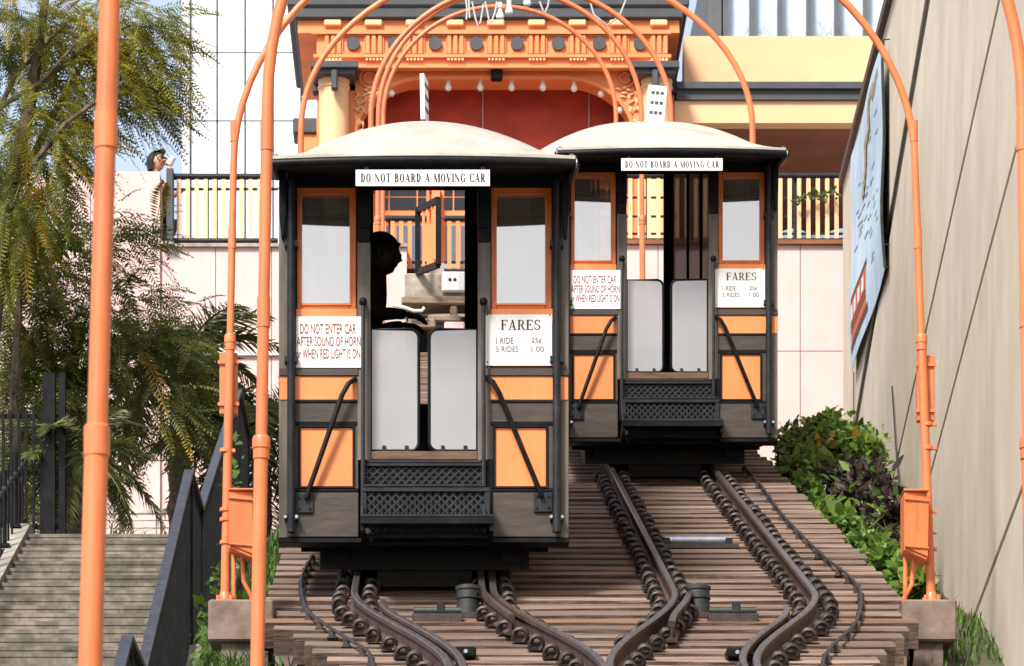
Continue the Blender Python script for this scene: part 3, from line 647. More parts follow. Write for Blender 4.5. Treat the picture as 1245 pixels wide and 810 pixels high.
    # rear wall with its own doorway
    ry = LEN; rz = SL * LEN
    for x0, x1 in ((-.915, -.42), (.30, .915)):
        MB().box(x0, x1, ry - .06, ry, rz + .0, rz + 1.10).build('rear_panel', 'black_inside', car)
        MB().box(x0, x0 + .1, ry - .06, ry, rz + 1.10, rz + 2.36).build('rear_post', 'black_inside', car); MB().box(x1 - .1, x1, ry - .06, ry, rz + 1.10, rz + 2.36).build('rear_post', 'black_inside', car)
        MB().box(x0 + .1, x1 - .1, ry - .035, ry - .03, rz + 1.10, rz + 2.25).build('rear_pane', 'dirty_glass', car)
    MB().box(-.915, .915, ry - .062, ry + .002, rz + 2.25, rz + 2.36).build('rear_header', 'black_inside', car)
    # roof: bowed front eave, crown following the incline
    zc, ze = 2.672, 2.37; hw = .945
    ov = lambda u: .52 + .08 * (1 - u * u)
    def rf(dz_):
        def g(a, b):
            u = -1 + 2 * a; q = b ** 1.7; y = -ov(u) + q * (LEN + .25 + ov(u)); t = y + ov(u)
            h = math.sin(math.pi / 2 * min(1, t / 1.0)) ** .75; A = (1 - u * u)
            z = ze + (SL if y > 0 else .17) * y + (zc - ze) * A * (.03 + .97 * h) + dz_
            return (u * hw, y, z)
        return g
    rm = MB(); rm.grid(rf(0), 28, 40); n1 = len(rm.v); rm.grid(rf(-.03), 28, 40); nu, nv = 29, 41
    def idx(i, j, l): return l * n1 + j * nu + i
    for i in range(nu - 1): rm.add([], []); rm.f += [(idx(i, 0, 0), idx(i + 1, 0, 0), idx(i + 1, 0, 1), idx(i, 0, 1)), (idx(i, nv - 1, 0), idx(i + 1, nv - 1, 0), idx(i + 1, nv - 1, 1), idx(i, nv - 1, 1))]; rm.mi += [0, 0]
    for j in range(nv - 1): rm.f += [(idx(0, j, 0), idx(0, j + 1, 0), idx(0, j + 1, 1), idx(0, j, 1)), (idx(nu - 1, j, 0), idx(nu - 1, j + 1, 0), idx(nu - 1, j + 1, 1), idx(nu - 1, j, 1))]; rm.mi += [0, 0]
    roof = rm.build('roof', 'roof_canvas', car, True)
    ed = [Vector(rf(-.035)(i / 24, 0)) for i in range(25)]
    gut = MB().tube([p + Vector((0, -.005, -.018)) for p in ed], .031, 12).build('gutter', 'black_paint', car, True)
    for e in (ed[0], ed[-1]):
        MB().cyl((e.x - .012, e.y - .005, e.z - .018), (e.x + .012, e.y - .005, e.z - .018), .030, 10).build('gutter_cap', 'steel_plate', gut)
    for s in (-1, 1):
        MB().tube([(s * hw, -.52, ze - .14), (s * hw, 0, ze - .05), (s * hw, LEN + .2, ze - .05 + SL * (LEN + .2))], .03, 8).build('side_gutter', 'black_paint', car, True)
        MB().prism([(s * .955, ze - .13), (s * .90, ze - .13), (s * .90, ze - .085), (s * .925, ze - .07), (s * .955, ze - .09)], -.515, -.40).build('corner_cap', 'post_board', car, bevel=.006)
    # soffit under the overhang, tilted a little
    sf = MB(); sf.add([(-.93, -.50, ze - .115), (-.5, -.56, ze - .115), (0, -.58, ze - .115), (.5, -.56, ze - .115), (.93, -.50, ze - .115), (.93, .07, ze - .02), (-.93, .07, ze - .02)], [(0, 1, 2, 3, 4, 5, 6)])
    sf.build('soffit', 'black_inside', car)
    return car, zf, T, Z0, X0
car1, zf, T, Z0, X0 = make_car(0)
car2 = copy_tree(car1)
car1.location = (X0, D0, Z0); ORG[car1.name] = Vector((X0, D0, Z0))
D2 = 31.16; X2 = (812 - VX) * D2 / F
car2.location = (X2, D2, Z0 + SL * (D2 - D0)); ORG[car2.name] = car2.location.copy()
tag(car1, 'orange and black funicular railcar with a dark seated passenger in its doorway', 'railcar', 'funicular railcars on the incline')
tag(car2, 'orange and black funicular railcar with an empty doorway, standing higher up beside the bushes', 'railcar', 'funicular railcars on the incline')
# thin boards standing on the roofs
for car_, xx, yy, rz, h, w in ((car1, .0, .95, 1.40, .30, .16), (car2, -.06, .95, .25, .32, .165)):
    z0 = 2.672 + SL * yy - .01
    o = ORG[car_.name]; b = MB(); q = Quaternion((0, 0, 1), rz); ax = q @ Vector((w / 2, 0, 0)); ay = q @ Vector((0, .014, 0)); tl = Vector((.10 if car_ is car2 else -.02, 0, 1)).normalized() * h / 2
    b.obox(Vector((xx, yy, z0)) + tl, ax, ay, tl); bd = b.build('roof_board', 'sign_white', car_, loc=None)
    for v in bd.data.vertices: v.co += o
    mk = MB(); n = q @ Vector((0, -1, 0))
    for r_ in range(3):
        for c_ in range(3 if r_ < 2 else 3):
            cc = Vector((xx, yy, z0)) + tl * (2 * (.80 - .27 * r_)) + ax * (-.5 + .5 * c_) + n * .0165
            mk.obox(cc, ax * .17, n * .002, tl * .075)
    m_ = mk.build('marks', 'ink_grey', bd)
    for v in m_.data.vertices: v.co += o

# ------------------------------------------------------------------ people
def skin_mesh(name, verts, edges, radii, m, parent, root=0, sub=2):
    off = ORG.get(root_of(parent).name, Vector((0, 0, 0)))
    me = bpy.data.meshes.new(name); me.from_pydata([tuple(Vector(v) - off) for v in verts], edges, []); me.materials.append(MATS[m])
    o = bpy.data.objects.new(name, me); COL.objects.link(o); o.parent = parent
    md = o.modifiers.new('skin', 'SKIN'); md.use_smooth_shade = True
    for i, sv in enumerate(me.skin_vertices[0].data):
        r = radii[i]; sv.radius = r if isinstance(r, tuple) else (r, r); sv.use_root = (i == root)
    s_ = o.modifiers.new('sub', 'SUBSURF'); s_.levels = sub; s_.render_levels = sub
    return o
def chain(name, pts, radii, m, parent, sub=2): return skin_mesh(name, pts, [(i, i + 1) for i in range(len(pts) - 1)], radii, m, parent, 0, sub)
def head_mesh(c, s, fwd, m, parent, tilt=0.0):
    """head with brow, nose, lips, chin and ears; c centre, s height, fwd facing"""
    fwd = Vector(fwd).normalized(); up = Vector((0, 0, 1)); sd = fwd.cross(up).normalized(); rot = Matrix.Rotation(tilt, 3, sd); fwd = rot @ fwd; up = rot @ up
    m_ = MB(); nu, nv = 28, 22; vs = []
    for j in range(nv + 1):
        ph = -math.pi / 2 + math.pi * j / nv
        for i in range(nu):
            th = 2 * math.pi * i / nu; x = math.cos(ph) * math.sin(th) * .36; y = math.cos(ph) * math.cos(th) * .43; z = math.sin(ph) * .5
            fr = max(0, math.cos(th)); nar = 1 - .28 * max(0, -z) * 2
            x *= nar; y *= 1 - .12 * max(0, -z) * 2
            g = lambda z0, w, a, wd: a * math.exp(-((z - z0) / w) ** 2) * max(0, 1 - abs(th if th < math.pi else 2 * math.pi - th) / wd)
            y += g(-.07, .05, .075, .30) + g(.0, .10, .035, .28) + g(-.22, .035, .035, .5) + g(-.38, .07, .06, .6) + g(.08, .04, .03, .9) - g(.02, .04, .04, .75) * (1 if .2 < min(th, 2 * math.pi - th) else 0)
            vs.append(c + (sd * x + fwd * y + up * z) * s)
    fs = [(j * nu + i, j * nu + (i + 1) % nu, (j + 1) * nu + (i + 1) % nu, (j + 1) * nu + i) for j in range(nv) for i in range(nu)]
    m_.add(vs, fs)
    for k in (-1, 1):
        e = c + (sd * k * .36 - up * .02) * s; m_.obox(e, sd * .02 * s, (fwd * .05 - up * .01) * s, up * .09 * s)
    h = m_.build('head', m, parent, True)
    return h, sd, fwd, up
def hand(w, d, palm_n, s, m, parent, curl=.5):
    """palm with four unequal bent fingers and a thumb; w wrist, d pointing direction"""
    d = Vector(d).normalized(); pn = Vector(palm_n); pn = (pn - d * pn.dot(d)).normalized(); sd = d.cross(pn).normalized(); w = Vector(w)
    vs = [w, w + d * .09 * s]; ed = [(0, 1)]; rd = [(.026 * s, .018 * s), (.038 * s, .016 * s)]
    for k, (o_, l) in enumerate(((-.03, .068), (-.01, .078), (.011, .073), (.03, .056))):
        a = w + d * .085 * s + sd * o_ * s; b = a + (d * math.cos(curl) + pn * math.sin(curl)) * l * .55 * s; c = b + (d * math.cos(curl * 2.2) + pn * math.sin(curl * 2.2)) * l * .45 * s
        i = len(vs); vs += [a, b, c]; ed += [(1, i), (i, i + 1), (i + 1, i + 2)]; rd += [.0095 * s, .0085 * s, .007 * s]
    i = len(vs); vs += [w + d * .03 * s - sd * .035 * s, w + d * .07 * s - sd * .055 * s + pn * .02 * s, w + d * .095 * s - sd * .05 * s + pn * .04 * s]; ed += [(0, i), (i, i + 1), (i + 1, i + 2)]; rd += [.012 * s, .0105 * s, .009 * s]
    return skin_mesh('hand', vs, ed, rd, m, parent, 0, 1)
# passenger sitting on the left bench of the second tier, leaning forward, facing right
ly = T + .45; bx0 = Vector((X0, D0 + ly, Z0)); fl = zf + T * SL
def B(x, z, y=0.0): return bx0 + Vector((x, y, z))
per = thing('person', 'dark silhouetted person in black sitting in the front railcar doorway leaning forward', 'person', B(-.35, fl))
hz = (VY - 311) * (D0 + ly) / F - Z0; hx = (465 - VX) * (D0 + ly) / F - X0
seat = fl + .44
V_ = [B(-.56, seat + .10), B(-.49, seat + .33), B(-.42, seat + .57), B(-.395, seat + .72), B(hx - .03, hz - .10), B(hx, hz)]
skin_mesh('body', V_ + [B(-.39, seat + .67, -.17), B(-.33, seat + .46, -.20), B(-.20, seat + .49, -.12), B(-.13, seat + .49, -.08),
                        B(-.39, seat + .67, .17), B(-.33, seat + .45, .20), B(-.22, seat + .47, .14), B(-.15, seat + .47, .10),
                        B(-.58, seat + .08, -.10), B(-.18, seat + .08, -.12), B(-.20, fl + .08, -.12), B(-.06, fl + .045, -.12),
                        B(-.58, seat + .08, .10), B(-.18, seat + .08, .12), B(-.20, fl + .08, .12), B(-.06, fl + .045, .12)],
          [(0, 1), (1, 2), (2, 3), (3, 4), (4, 5), (3, 6), (6, 7), (7, 8), (8, 9), (3, 10), (10, 11), (11, 12), (12, 13), (0, 14), (14, 15), (15, 16), (16, 17), (0, 18), (18, 19), (19, 20), (20, 21)],
          [(.14, .17), (.13, .16), (.14, .18), (.11, .15), .06, .05, .075, .058, .042, .035, .075, .058, .042, .035, .09, .075, .05, .04, .09, .075, .05, .04], 'cloth_dark', per)
head_mesh(B(hx, hz), .275, (1, -.05, 0), 'skin_shaded', per, -.12)
hm = MB()
def capf(a, b, c=B(hx - .012, hz + .012), r=.152):
    th = 2 * math.pi * a; ph = -.45 + (math.pi / 2 + .45) * b; k = 1.0
    x, y, z = math.cos(ph) * math.cos(th), math.cos(ph) * math.sin(th), math.sin(ph)
    if x > .1: z = max(z, .10 + .35 * x); x *= .93
    return c + Vector((x * r * .98, y * r * .82, z * r))
hm.grid(capf, 28, 12); hm.build('hair', 'hair_black', per, True)
hand(B(-.14, seat + .49, -.08), (1, .1, -.1), (0, 0, -1), 1.1, 'skin_shaded', per, .4); hand(B(-.16, seat + .47, .10), (1, -.1, -.1), (0, 0, -1), 1.1, 'skin_shaded', per, .4)

# woman drinking behind the parapet
pD = 50.95; hc = P(191, 197, pD); px_ = hc.x; fz = 14.93
wm = thing('person', 'dark haired person in black drinking from a white cup behind the pink parapet', 'person', (px_ - .1, pD, fz))
Wp = lambda x, z, y=0.0: Vector((px_ + x, pD + y, z))
hipz = fz + .72; shz = hc.z - .23
skin_mesh('body', [Wp(.06, hipz, .10), Wp(.05, hipz + .2, .08), Wp(.0, shz - .12, .04), Wp(-.03, shz, .02), Wp(-.03, hc.z - .15, 0), Wp(0, hc.z - .05, 0),
                   Wp(-.08, shz - .02, -.17), Wp(.08, shz - .22, -.26), Wp(.23, shz - .06, -.20), Wp(.16, hc.z - .06, -.06),
                   Wp(-.02, shz - .02, .18), Wp(.20, shz - .20, .16), Wp(.36, shz - .14, .02),
                   Wp(.03, hipz - .05, .02), Wp(.04, fz + .40, .0), Wp(.03, fz + .07, .04), Wp(.13, fz + .04, .0),
                   Wp(.10, hipz - .05, .18), Wp(.12, fz + .40, .20), Wp(.10, fz + .07, .24), Wp(.20, fz + .04, .22)],
          [(0, 1), (1, 2), (2, 3), (3, 4), (4, 5), (3, 6), (6, 7), (7, 8), (8, 9), (3, 10), (10, 11), (11, 12), (0, 13), (13, 14), (14, 15), (15, 16), (0, 17), (17, 18), (18, 19), (19, 20)],
          [(.14, .12), (.13, .11), (.14, .12), (.11, .1), .05, .05, .055, .043, .036, .028, .055, .043, .034, .075, .06, .045, .04, .075, .06, .045, .04], 'skin', wm)
skin_mesh('shirt', [Wp(.06, hipz - .05, .10), Wp(.05, hipz + .2, .08), Wp(.0, shz - .12, .04), Wp(-.03, shz + .01, .02), Wp(-.08, shz - .02, -.17), Wp(.02, shz - .15, -.23), Wp(-.02, shz - .02, .18), Wp(.12, shz - .13, .18)],
          [(0, 1), (1, 2), (2, 3), (3, 4), (4, 5), (3, 6), (6, 7)], [(.17, .15), (.16, .14), (.17, .15), (.13, .12), .075, .06, .075, .06], 'cloth_black', wm)
skin_mesh('trousers', [Wp(.06, hipz, .10), Wp(.03, hipz - .05, .02), Wp(.04, fz + .40, .0), Wp(.03, fz + .10, .04), Wp(.10, hipz - .05, .18), Wp(.12, fz + .40, .20), Wp(.10, fz + .10, .24)],
          [(0, 1), (1, 2), (2, 3), (0, 4), (4, 5), (5, 6)], [(.17, .15), .10, .08, .065, .10, .08, .065], 'cloth_black', wm)
h, sd, fw, up = head_mesh(hc, .27, (1, -.45, 0), 'skin', wm, .18)
hm = MB(); vs = []
def hairf(a, b):
    th = 2 * math.pi * a; ph = math.pi / 2 - 2.35 * b; r = .150
    x = math.cos(ph) if ph > 0 else 1.0 - .25 * (-ph); z = math.sin(ph) * r if ph > 0 else ph * .16
    fwd_ = math.cos(th)
    if fwd_ > .15: z = max(z, .075 + .05 * fwd_)
    return hc + (sd * math.sin(th) * x * .86 + fw * fwd_ * x * .95) * r + Vector((0, 0, z + .01)) - fw * .02
hm.grid(hairf, 30, 16); hm.build('hair', 'hair_black', wm, True)
MB().obox(hc + fw * .112 + up * .018 + sd * .045, sd * .038, fw * .012, up * .02).obox(hc + fw * .112 + up * .018 - sd * .045, sd * .038, fw * .012, up * .02).obox(hc + fw * .125 + up * .025, sd * .02, fw * .005, up * .005).build('sunglasses', 'ink_black', wm)
cupc = hc + fw * .215 - up * .055
hand(Wp(.17, hc.z - .09, -.06), (-.35, -.15, .75), (-.8, -.3, .1), 1.0, 'skin', wm, .75); hand(Wp(.36, shz - .14, .02), (.6, -.6, -.2), (0, 0, -1), 1.0, 'skin', wm, .6)
ca = (fw * .75 + up * .65).normalized()
cup = thing('paper_cup', 'white paper cup tipped to the lips of the person at the parapet', 'cup', cupc)
MB().tube([cupc - ca * .045, cupc + ca * .065], [.052, .040], 18).build('cup_body', 'white_paint', cup, True)
MB().tube([cupc - ca * .058, cupc - ca * .044], [.050, .056], 18).build('lid', 'white_paint', cup, True)

# ------------------------------------------------------------------ lamp arches over the track
def arch(D, xl, xr, zs, rise, splay_, zbl, label, collars, rb, rt, group='orange pipe arches over the track', pedestal=None):
    base = Vector(((xl + xr) / 2, D, zbl)); t = thing('pipe_arch', label, 'arch', base, group)
    for s, xx in ((-1, xl), (1, xr)):
        splay = splay_ if not isinstance(splay_, tuple) else splay_[0 if s < 0 else 1]
        foot = xx + s * splay * (zs - zbl)
        zc_ = collars[0] if collars else zs - 1
        f_ = lambda z: xx + s * splay * (zs - z)
        MB().tube([(foot, D, zbl), (f_(zc_), D, zc_)], rb, 14).build('post', 'pole_orange', t, True)
        MB().tube([(f_(zc_), D, zc_ - .02), (f_(zs), D, zs)], rt, 14).build('upper_post', 'pole_orange', t, True)
        for i, z in enumerate(collars):
            r = rb * 1.28 if i == 0 else rt * 1.12; h = .085 if i == 0 else (.065 if D > 10 else .04)
            if i == 0: prof_ = [(rb, -.075), (r * .9, -.072), (r * .9, -.03), (r, -.026), (r, .012), (r * .9, .025), (rt, .03)] if D > 10 else [(rb, -.04), (rb * 1.09, -.038), (rb * 1.09, .03), (rt, .036)]
            else: prof_ = [(rt, -h - .0005), (r, -h), (r, h), (rt, h + .0005)]
            MB().lathe((f_(z), D, z), prof_, 16).build('collar', 'pole_orange', t, True)
        MB().lathe((foot, D, zbl), [(rb * 2.5, 0), (rb * 2.5, .02), (rb * 1.3, .03), (rb * 1.1, .07), (rb, .075)], 18).build('base_flange', 'pole_orange', t, True)
        for a in range(4): MB().cyl((foot + rb * 2 * math.cos(a * 1.57 + .78), D + rb * 2 * math.sin(a * 1.57 + .78), zbl + .02), (foot + rb * 2 * math.cos(a * 1.57 + .78), D + rb * 2 * math.sin(a * 1.57 + .78), zbl + .05), .012, 6).build('flange_bolt', 'pole_orange', t)
    a = (xr - xl) / 2; cx_ = (xl + xr) / 2
    pts = [(cx_ - a * math.cos(math.pi * i / 40), D, zs + rise * math.sin(math.pi * i / 40)) for i in range(41)]
    MB().tube(pts, rt, 14).build('hoop', 'pole_orange', t, True)
    return t
def zpx(y, D): return (VY - y) * D / F
def xpx(x, D): return (x - VX) * D / F
# nearest, beside the lower steps
DA = 8.7; arch(DA, xpx(139, DA), 2.59, 3.55, 1.65, .0295, -1.55, 'thickest orange pipe arch, rising at the foot of the stairs', [zpx(535, DA), zpx(160, DA)], .0285, .0245)
DB = 15.9; arch(DB, xpx(325, DB), xpx(1243, DB), zpx(130, DB), 1.66, .018, deck_z(DB) - .02, 'orange pipe arch over the single track below the railcars', [zpx(538, DB), zpx(380, DB), zpx(165, DB)], .0305, .0255)
DC = 23.1; zC = zpx(735, DC)
aC = arch(DC, xpx(284, DC), xpx(1112.5, DC), zpx(200, DC), 1.67, (.02, .037), zC, 'orange pipe arch with electrical boxes standing on two stone blocks in front of the railcars', [zpx(412, DC), zpx(290, DC), zpx(160, DC)], .0285, .0225)
for k, (Dk, l, r, ys_, b) in enumerate(((35.6, 366, 915, 165, 1.67), (39.2, 451, 816, 150, 1.6), (43.4, 460, 780, 150, 1.55), (47.4, 466, 749, 150, 1.5))):
    lab = ['orange pipe arch spanning both railcar roofs, widest of those near the station', 'orange pipe arch behind the railcars, second of those near the station', 'orange pipe arch behind the railcars, third of those near the station', 'smallest orange pipe arch closest to the station front'][k]
    zs_ = zpx(ys_ - 8, Dk)
    arch(Dk, xpx(l, Dk), xpx(r, Dk), zs_, zpx([-45, -18, -12, 8][k], Dk) - zs_, .006, deck_z(Dk) - .05, lab, [zpx([300, 262, 266, 300][k], Dk)], .034, .029)
# pedestals, conduit boxes on the middle arch
def pedestal(x0, x1, zt, D, label):
    t = thing('stone_block', label, 'block', ((x0 + x1) / 2, D, zt - .32)); r = random.Random(int(x0 * 100))
    m_ = MB().box(x0, x1, D - .17, D + .17, zt - .26, zt - .002); m_.build('block', 'pedestal_stone', t, bevel=.012)
    MB().box(x0 + .08, x1 - .08, D - .12, D + .12, zt - .9, zt - .262).build('footing', 'bed_stone', t)
pedestal(xpx(255, DC), xpx(334, DC), zC, DC, 'rough brown stone block under the left post with the electrical box')
pedestal(xpx(1093, DC), xpx(1159, DC), zC, DC, 'rough brown stone block under the right post beside the concrete wall')
pedestal(xpx(313, DB) - .2, xpx(313, DB) + .16, deck_z(DB) - .02, DB, 'brown stone block at the foot of the lower left arch post')
pedestal(2.55, 2.9, deck_z(DB) - .02, DB, 'brown stone block at the foot of the lower right arch post')
def ebox(px0, px1, py0, py1, sx, label, cond):
    t = thing('electrical_box', label, 'box', P((px0 + px1) / 2, py1, DC - .05))
    x0, x1, z0, z1 = xpx(px0, DC - .1), xpx(px1, DC - .1), zpx(py1, DC - .1), zpx(py0, DC - .1)
    xi, xo = (x0, x1) if sx > 0 else (x1, x0)
    sk = .03 * sx
    m_ = MB(); m_.add([(xi, DC - .16, z0 + .06), (xo, DC - .13, z0), (xo, DC + .07, z0), (xi, DC + .04, z0 + .06), (xi, DC - .16, z1), (xo, DC - .13, z1 + .0), (xo, DC + .07, z1), (xi, DC + .04, z1)], [(0, 3, 2, 1), (4, 5, 6, 7), (0, 1, 5, 4), (1, 2, 6, 5), (2, 3, 7, 6), (3, 0, 4, 7)])
    m_.build('case', 'pole_orange', t, bevel=.008)
    MB().add([(xi, DC - .17, z0 + .085), (xo, DC - .14, z0 + .03), (xo, DC - .133, z0 + .03), (xi, DC - .163, z0 + .085), (xi, DC - .17, z1 - .03), (xo - .2 * sk, DC - .14, z1 - .03), (xo, DC - .133, z1 - .03), (xi, DC - .163, z1 - .03)], [(0, 3, 2, 1), (4, 5, 6, 7), (0, 1, 5, 4), (1, 2, 6, 5), (2, 3, 7, 6), (3, 0, 4, 7)]).build('door', 'pole_orange', t)
    for q in (.2, .88):
        z = z0 + (z1 - z0) * q; MB().tube([(xi, DC - .175, z), (xo, DC - .145, z - .005), (xo, DC + .06, z - .005)], .008, 6).build('strap', 'pole_orange', t)
    MB().box(min(xi, xo) - .005, max(xi, xo) + .005, DC - .17, DC + .08, z1, z1 + .012).build('lid', 'pole_orange', t, bevel=.004)
    for k in range(cond):
        xa = xi + (xo - xi) * (.15 + .35 * k); MB().tube([(xa, DC - .03, z0 + .05), (xa + .01 * sx * k, DC - .03, z0 - .12), (xa + .055 * sx * k, DC - .02, z0 - .2), (xa + .06 * sx * k, DC - .0, zC + .0)], .014, 8).build('conduit', 'pole_orange', t, True)
ebox(279, 308, 599, 681, 1, 'orange electrical box strapped to the left post above a stone block', 2)
ebox(1127, 1098, 600, 684, -1, 'orange electrical box strapped to the right post beside the concrete wall', 2)
for px0, px1, py0, py1, lab in ((267, 289, 427, 502, 'slim flat orange junction box high behind the left post'), (1115, 1136, 430, 510, 'slim flat orange junction box high behind the right post')):
    t = thing('junction_box', lab, 'box', P((px0 + px1) / 2, py1, DC + .06))
    MB().box(xpx(px0, DC + .05), xpx(px1, DC + .05), DC + .035, DC + .10, zpx(py1, DC), zpx(py0, DC)).build('case', 'pole_orange', t, bevel=.006)
    for py in (py0 + 12, py1 - 12): MB().box(xpx(px0, DC + .05) - .01, xpx(px1, DC + .05) + .01, DC + .02, DC + .034, zpx(py + 2, DC), zpx(py - 2, DC)).build('strap', 'pole_orange', t)
for px, ys_ in ((274, (548, 620, 632, 660)), (1127, (516, 545, 622, 668))):
    for y in ys_:
        x = xpx(px, DC); m_ = MB().lathe((x, DC, zpx(y, DC)), [(.034, -.012), (.036, -.01), (.036, .01), (.034, .012)], 12); m_.box(x + .03, x + .062, DC - .012, DC + .012, zpx(y, DC) - .01, zpx(y, DC) + .01); m_.build('pipe_clamp', 'pole_orange', aC)

# ------------------------------------------------------------------ concrete retaining wall on the right
wd = Vector((0.071, 1, 0)).normalized(); wn = Vector((-1, .071, 0)).normalized()
wall = thing('retaining_wall', 'tall bare concrete retaining wall with level joints beside the track', 'wall', (wallX(30), 30, deck_z(30)))
def wtop(D): return 13.6 + .17 * (D - 37.2)
def wquad(mb, d0, d1, z00, z01, z10, z11, o0, o1):
    vs = []
    for d, za, zb in ((d0, z00, z01), (d1, z10, z11)):
        for o in (o0, o1):
            for z in (za, zb): vs.append(Vector((wallX(d), d, z)) + wn * o)
    return mb.add(vs, [(0, 1, 3, 2), (4, 6, 7, 5), (0, 4, 5, 1), (2, 3, 7, 6), (0, 2, 6, 4), (1, 5, 7, 3)])
m_ = MB(); wquad(m_, 4, 49, -2, wtop(4) - .1, 6, wtop(49) - .1, -.5, -.03); m_.build('wall_core', 'joint_dark', wall)
levels = [-2, .6, 2.9, 5.13, 7.27, 8.62, 11.3, 15.6]
def wpoly(pts, o0, o1):
    n = len(pts); vs = [Vector((wallX(d), d, z)) + wn * o for o in (o0, o1) for d, z in pts]
    return MB().add(vs, [tuple(range(n)), tuple(range(2 * n - 1, n - 1, -1))] + [(i, (i + 1) % n, (i + 1) % n + n, i + n) for i in range(n)])
dtop = lambda z: 37.2 + (z + .12 - 13.6) / .17
for za, zb in zip(levels, levels[1:]):
    a, b = za + (.02 if za < 11 else .14), zb - (.02 if zb < 11 else .12)
    da, db = dtop(a), dtop(b); pts = [(max(4, da), a), (48.995, a)]
    if db < 48.9: pts += [(48.995, b), (max(4, db), b)]
    else: pts += [(48.995, wtop(48.995) - .12)]
    if da < 4 < db: pts += [(4, wtop(4) - .12)]
    wpoly(pts, -.028, RND.uniform(-.002, .003)).build('panel', 'wall_concrete', wall, bevel=.006)
m_ = MB(); wquad(m_, 4, 49.03, wtop(4) - .11, wtop(4), wtop(49) - .11, wtop(49), -.55, .06); m_.build('coping', 'coping_brown', wall)
m_ = MB(); wquad(m_, 26.5, 49, 11.185, 11.435, 11.185, 11.435, -.0275, -.02); m_.build('reveal_strip', 'joint_dark', wall)
def wpt(px, py, off=0.0):
    D = wallD(px); return Vector((wallX(D), D, (VY - py) * D / F)) + wn * off
for (a, b), lab in ((((1087, 470), (1098, 612)), 'thin dark wire hanging down the concrete wall by the electrical box'), (((1040, 452), (1041, 545)), 'thin dark cord hanging below the blue banner')):
    t = MB().tube([wpt(*a, .02), (wpt(*a, .02) + wpt(*b, .02)) / 2 + Vector((0, .05, 0)), wpt(*b, .02)], .008, 6).build('hanging_wire', 'cable_black', None, loc=wpt(*b)); tag(t, lab, 'wire')

# banner on the wall
DBa, DBb = wallD(1082.5), wallD(1041.5)
ban = thing('banner', 'pale blue vertical banner with a small orange railcar picture on the concrete wall', 'banner', Vector((wallX(40), 40, 9.5)) + wn * .1)
def bsurf(u, v, o=0.0):
    # u: 0 near edge .. 1 far edge, v: 0 top .. 1 bottom
    pxn = 1077 - 0 * v; d = DBa + (DBb - DBa) * u
    ztn, ztf = zpx(48, DBa), zpx(190, DBb); zt = ztn + (ztf - ztn) * u
    zbn, zbf = zpx(325, DBa), zpx(452, DBb); zb = zbn + (zbf - zbn) * u
    z = zt + (zb - zt) * v
    off = .06 + .018 * math.sin(u * 6 + v * 3) + .015 * math.sin(v * 9 + 1) + o
    return Vector((wallX(d), d, z)) + wn * off
m_ = MB(); m_.grid(lambda u, v: bsurf(u, v, .0), 14, 30); n1 = len(m_.v); m_.grid(lambda u, v: bsurf(u, v, -.006), 14, 30)
for i in range(14): m_.f += [(i, i + 1, n1 + i + 1, n1 + i), (30 * 15 + i, 30 * 15 + i + 1, n1 + 30 * 15 + i + 1, n1 + 30 * 15 + i)]; m_.mi += [0, 0]
for j in range(30): m_.f += [(j * 15, j * 15 + 15, n1 + j * 15 + 15, n1 + j * 15), (j * 15 + 14, j * 15 + 29, n1 + j * 15 + 29, n1 + j * 15 + 14)]; m_.mi += [0, 0]
m_.build('cloth', 'banner_blue', ban, True)
def patch(name, m, u0, u1, v0, v1, o=.004, n=4, sk=0.0):
    MB().grid(lambda a, b: bsurf(u0 + (u1 - u0) * a + sk * b, v0 + (v1 - v0) * b, o), n, n).build(name, m, ban, True)
m_ = MB(); r = random.Random(3)
for i in range(46):
    u = .12 + .7 * r.random(); v = .18 + .62 * r.random(); w = .05 + .05 * r.random()
    if v > .62 and u > .45: continue
    m_.add([bsurf(u, v, .004), bsurf(u + w, v - .012, .004), bsurf(u + w, v - .004, .004), bsurf(u, v + .008, .004)], [(0, 1, 2, 3)])
m_.build('printed_script', 'banner_ink', ban)
patch('printed_roof', 'banner_brown', .50, .93, .695, .725); patch('printed_body', 'banner_orange', .52, .92, .725, .905); patch('printed_base', 'banner_brown', .48, .95, .905, .94)
patch('printed_belt', 'banner_brown', .52, .92, .825, .835, .007); patch('printed_belt', 'banner_brown', .52, .92, .85, .86, .007)
for q in (.56, .66, .76, .85): patch('printed_window', 'banner_white', q, q + .055, .742, .81, .007)
m_ = MB()
for i in range(26):
    t_ = i / 25; u = .10 + .5 * t_ + .03 * math.sin(t_ * 20); v = .06 + .22 * t_ * t_ + .03 * math.sin(t_ * 14)
    m_.grid(lambda a, b: bsurf(u + .07 * a, v + .035 * b, .004 + .0003 * i), 1, 1)
m_.build('printed_ornament', 'banner_gold', ban)
MB().tube([bsurf(0, v / 10, .0) for v in range(11)], .016, 6).build('edge_hem', 'joint_dark', ban)
for u, v in ((0, 0), (1, 0), (0, 1), (0, .9)):
    p = bsurf(u, v); MB().tube([p, p - wn * .16], .006, 5).build('tie_cord', 'cable_black', ban)

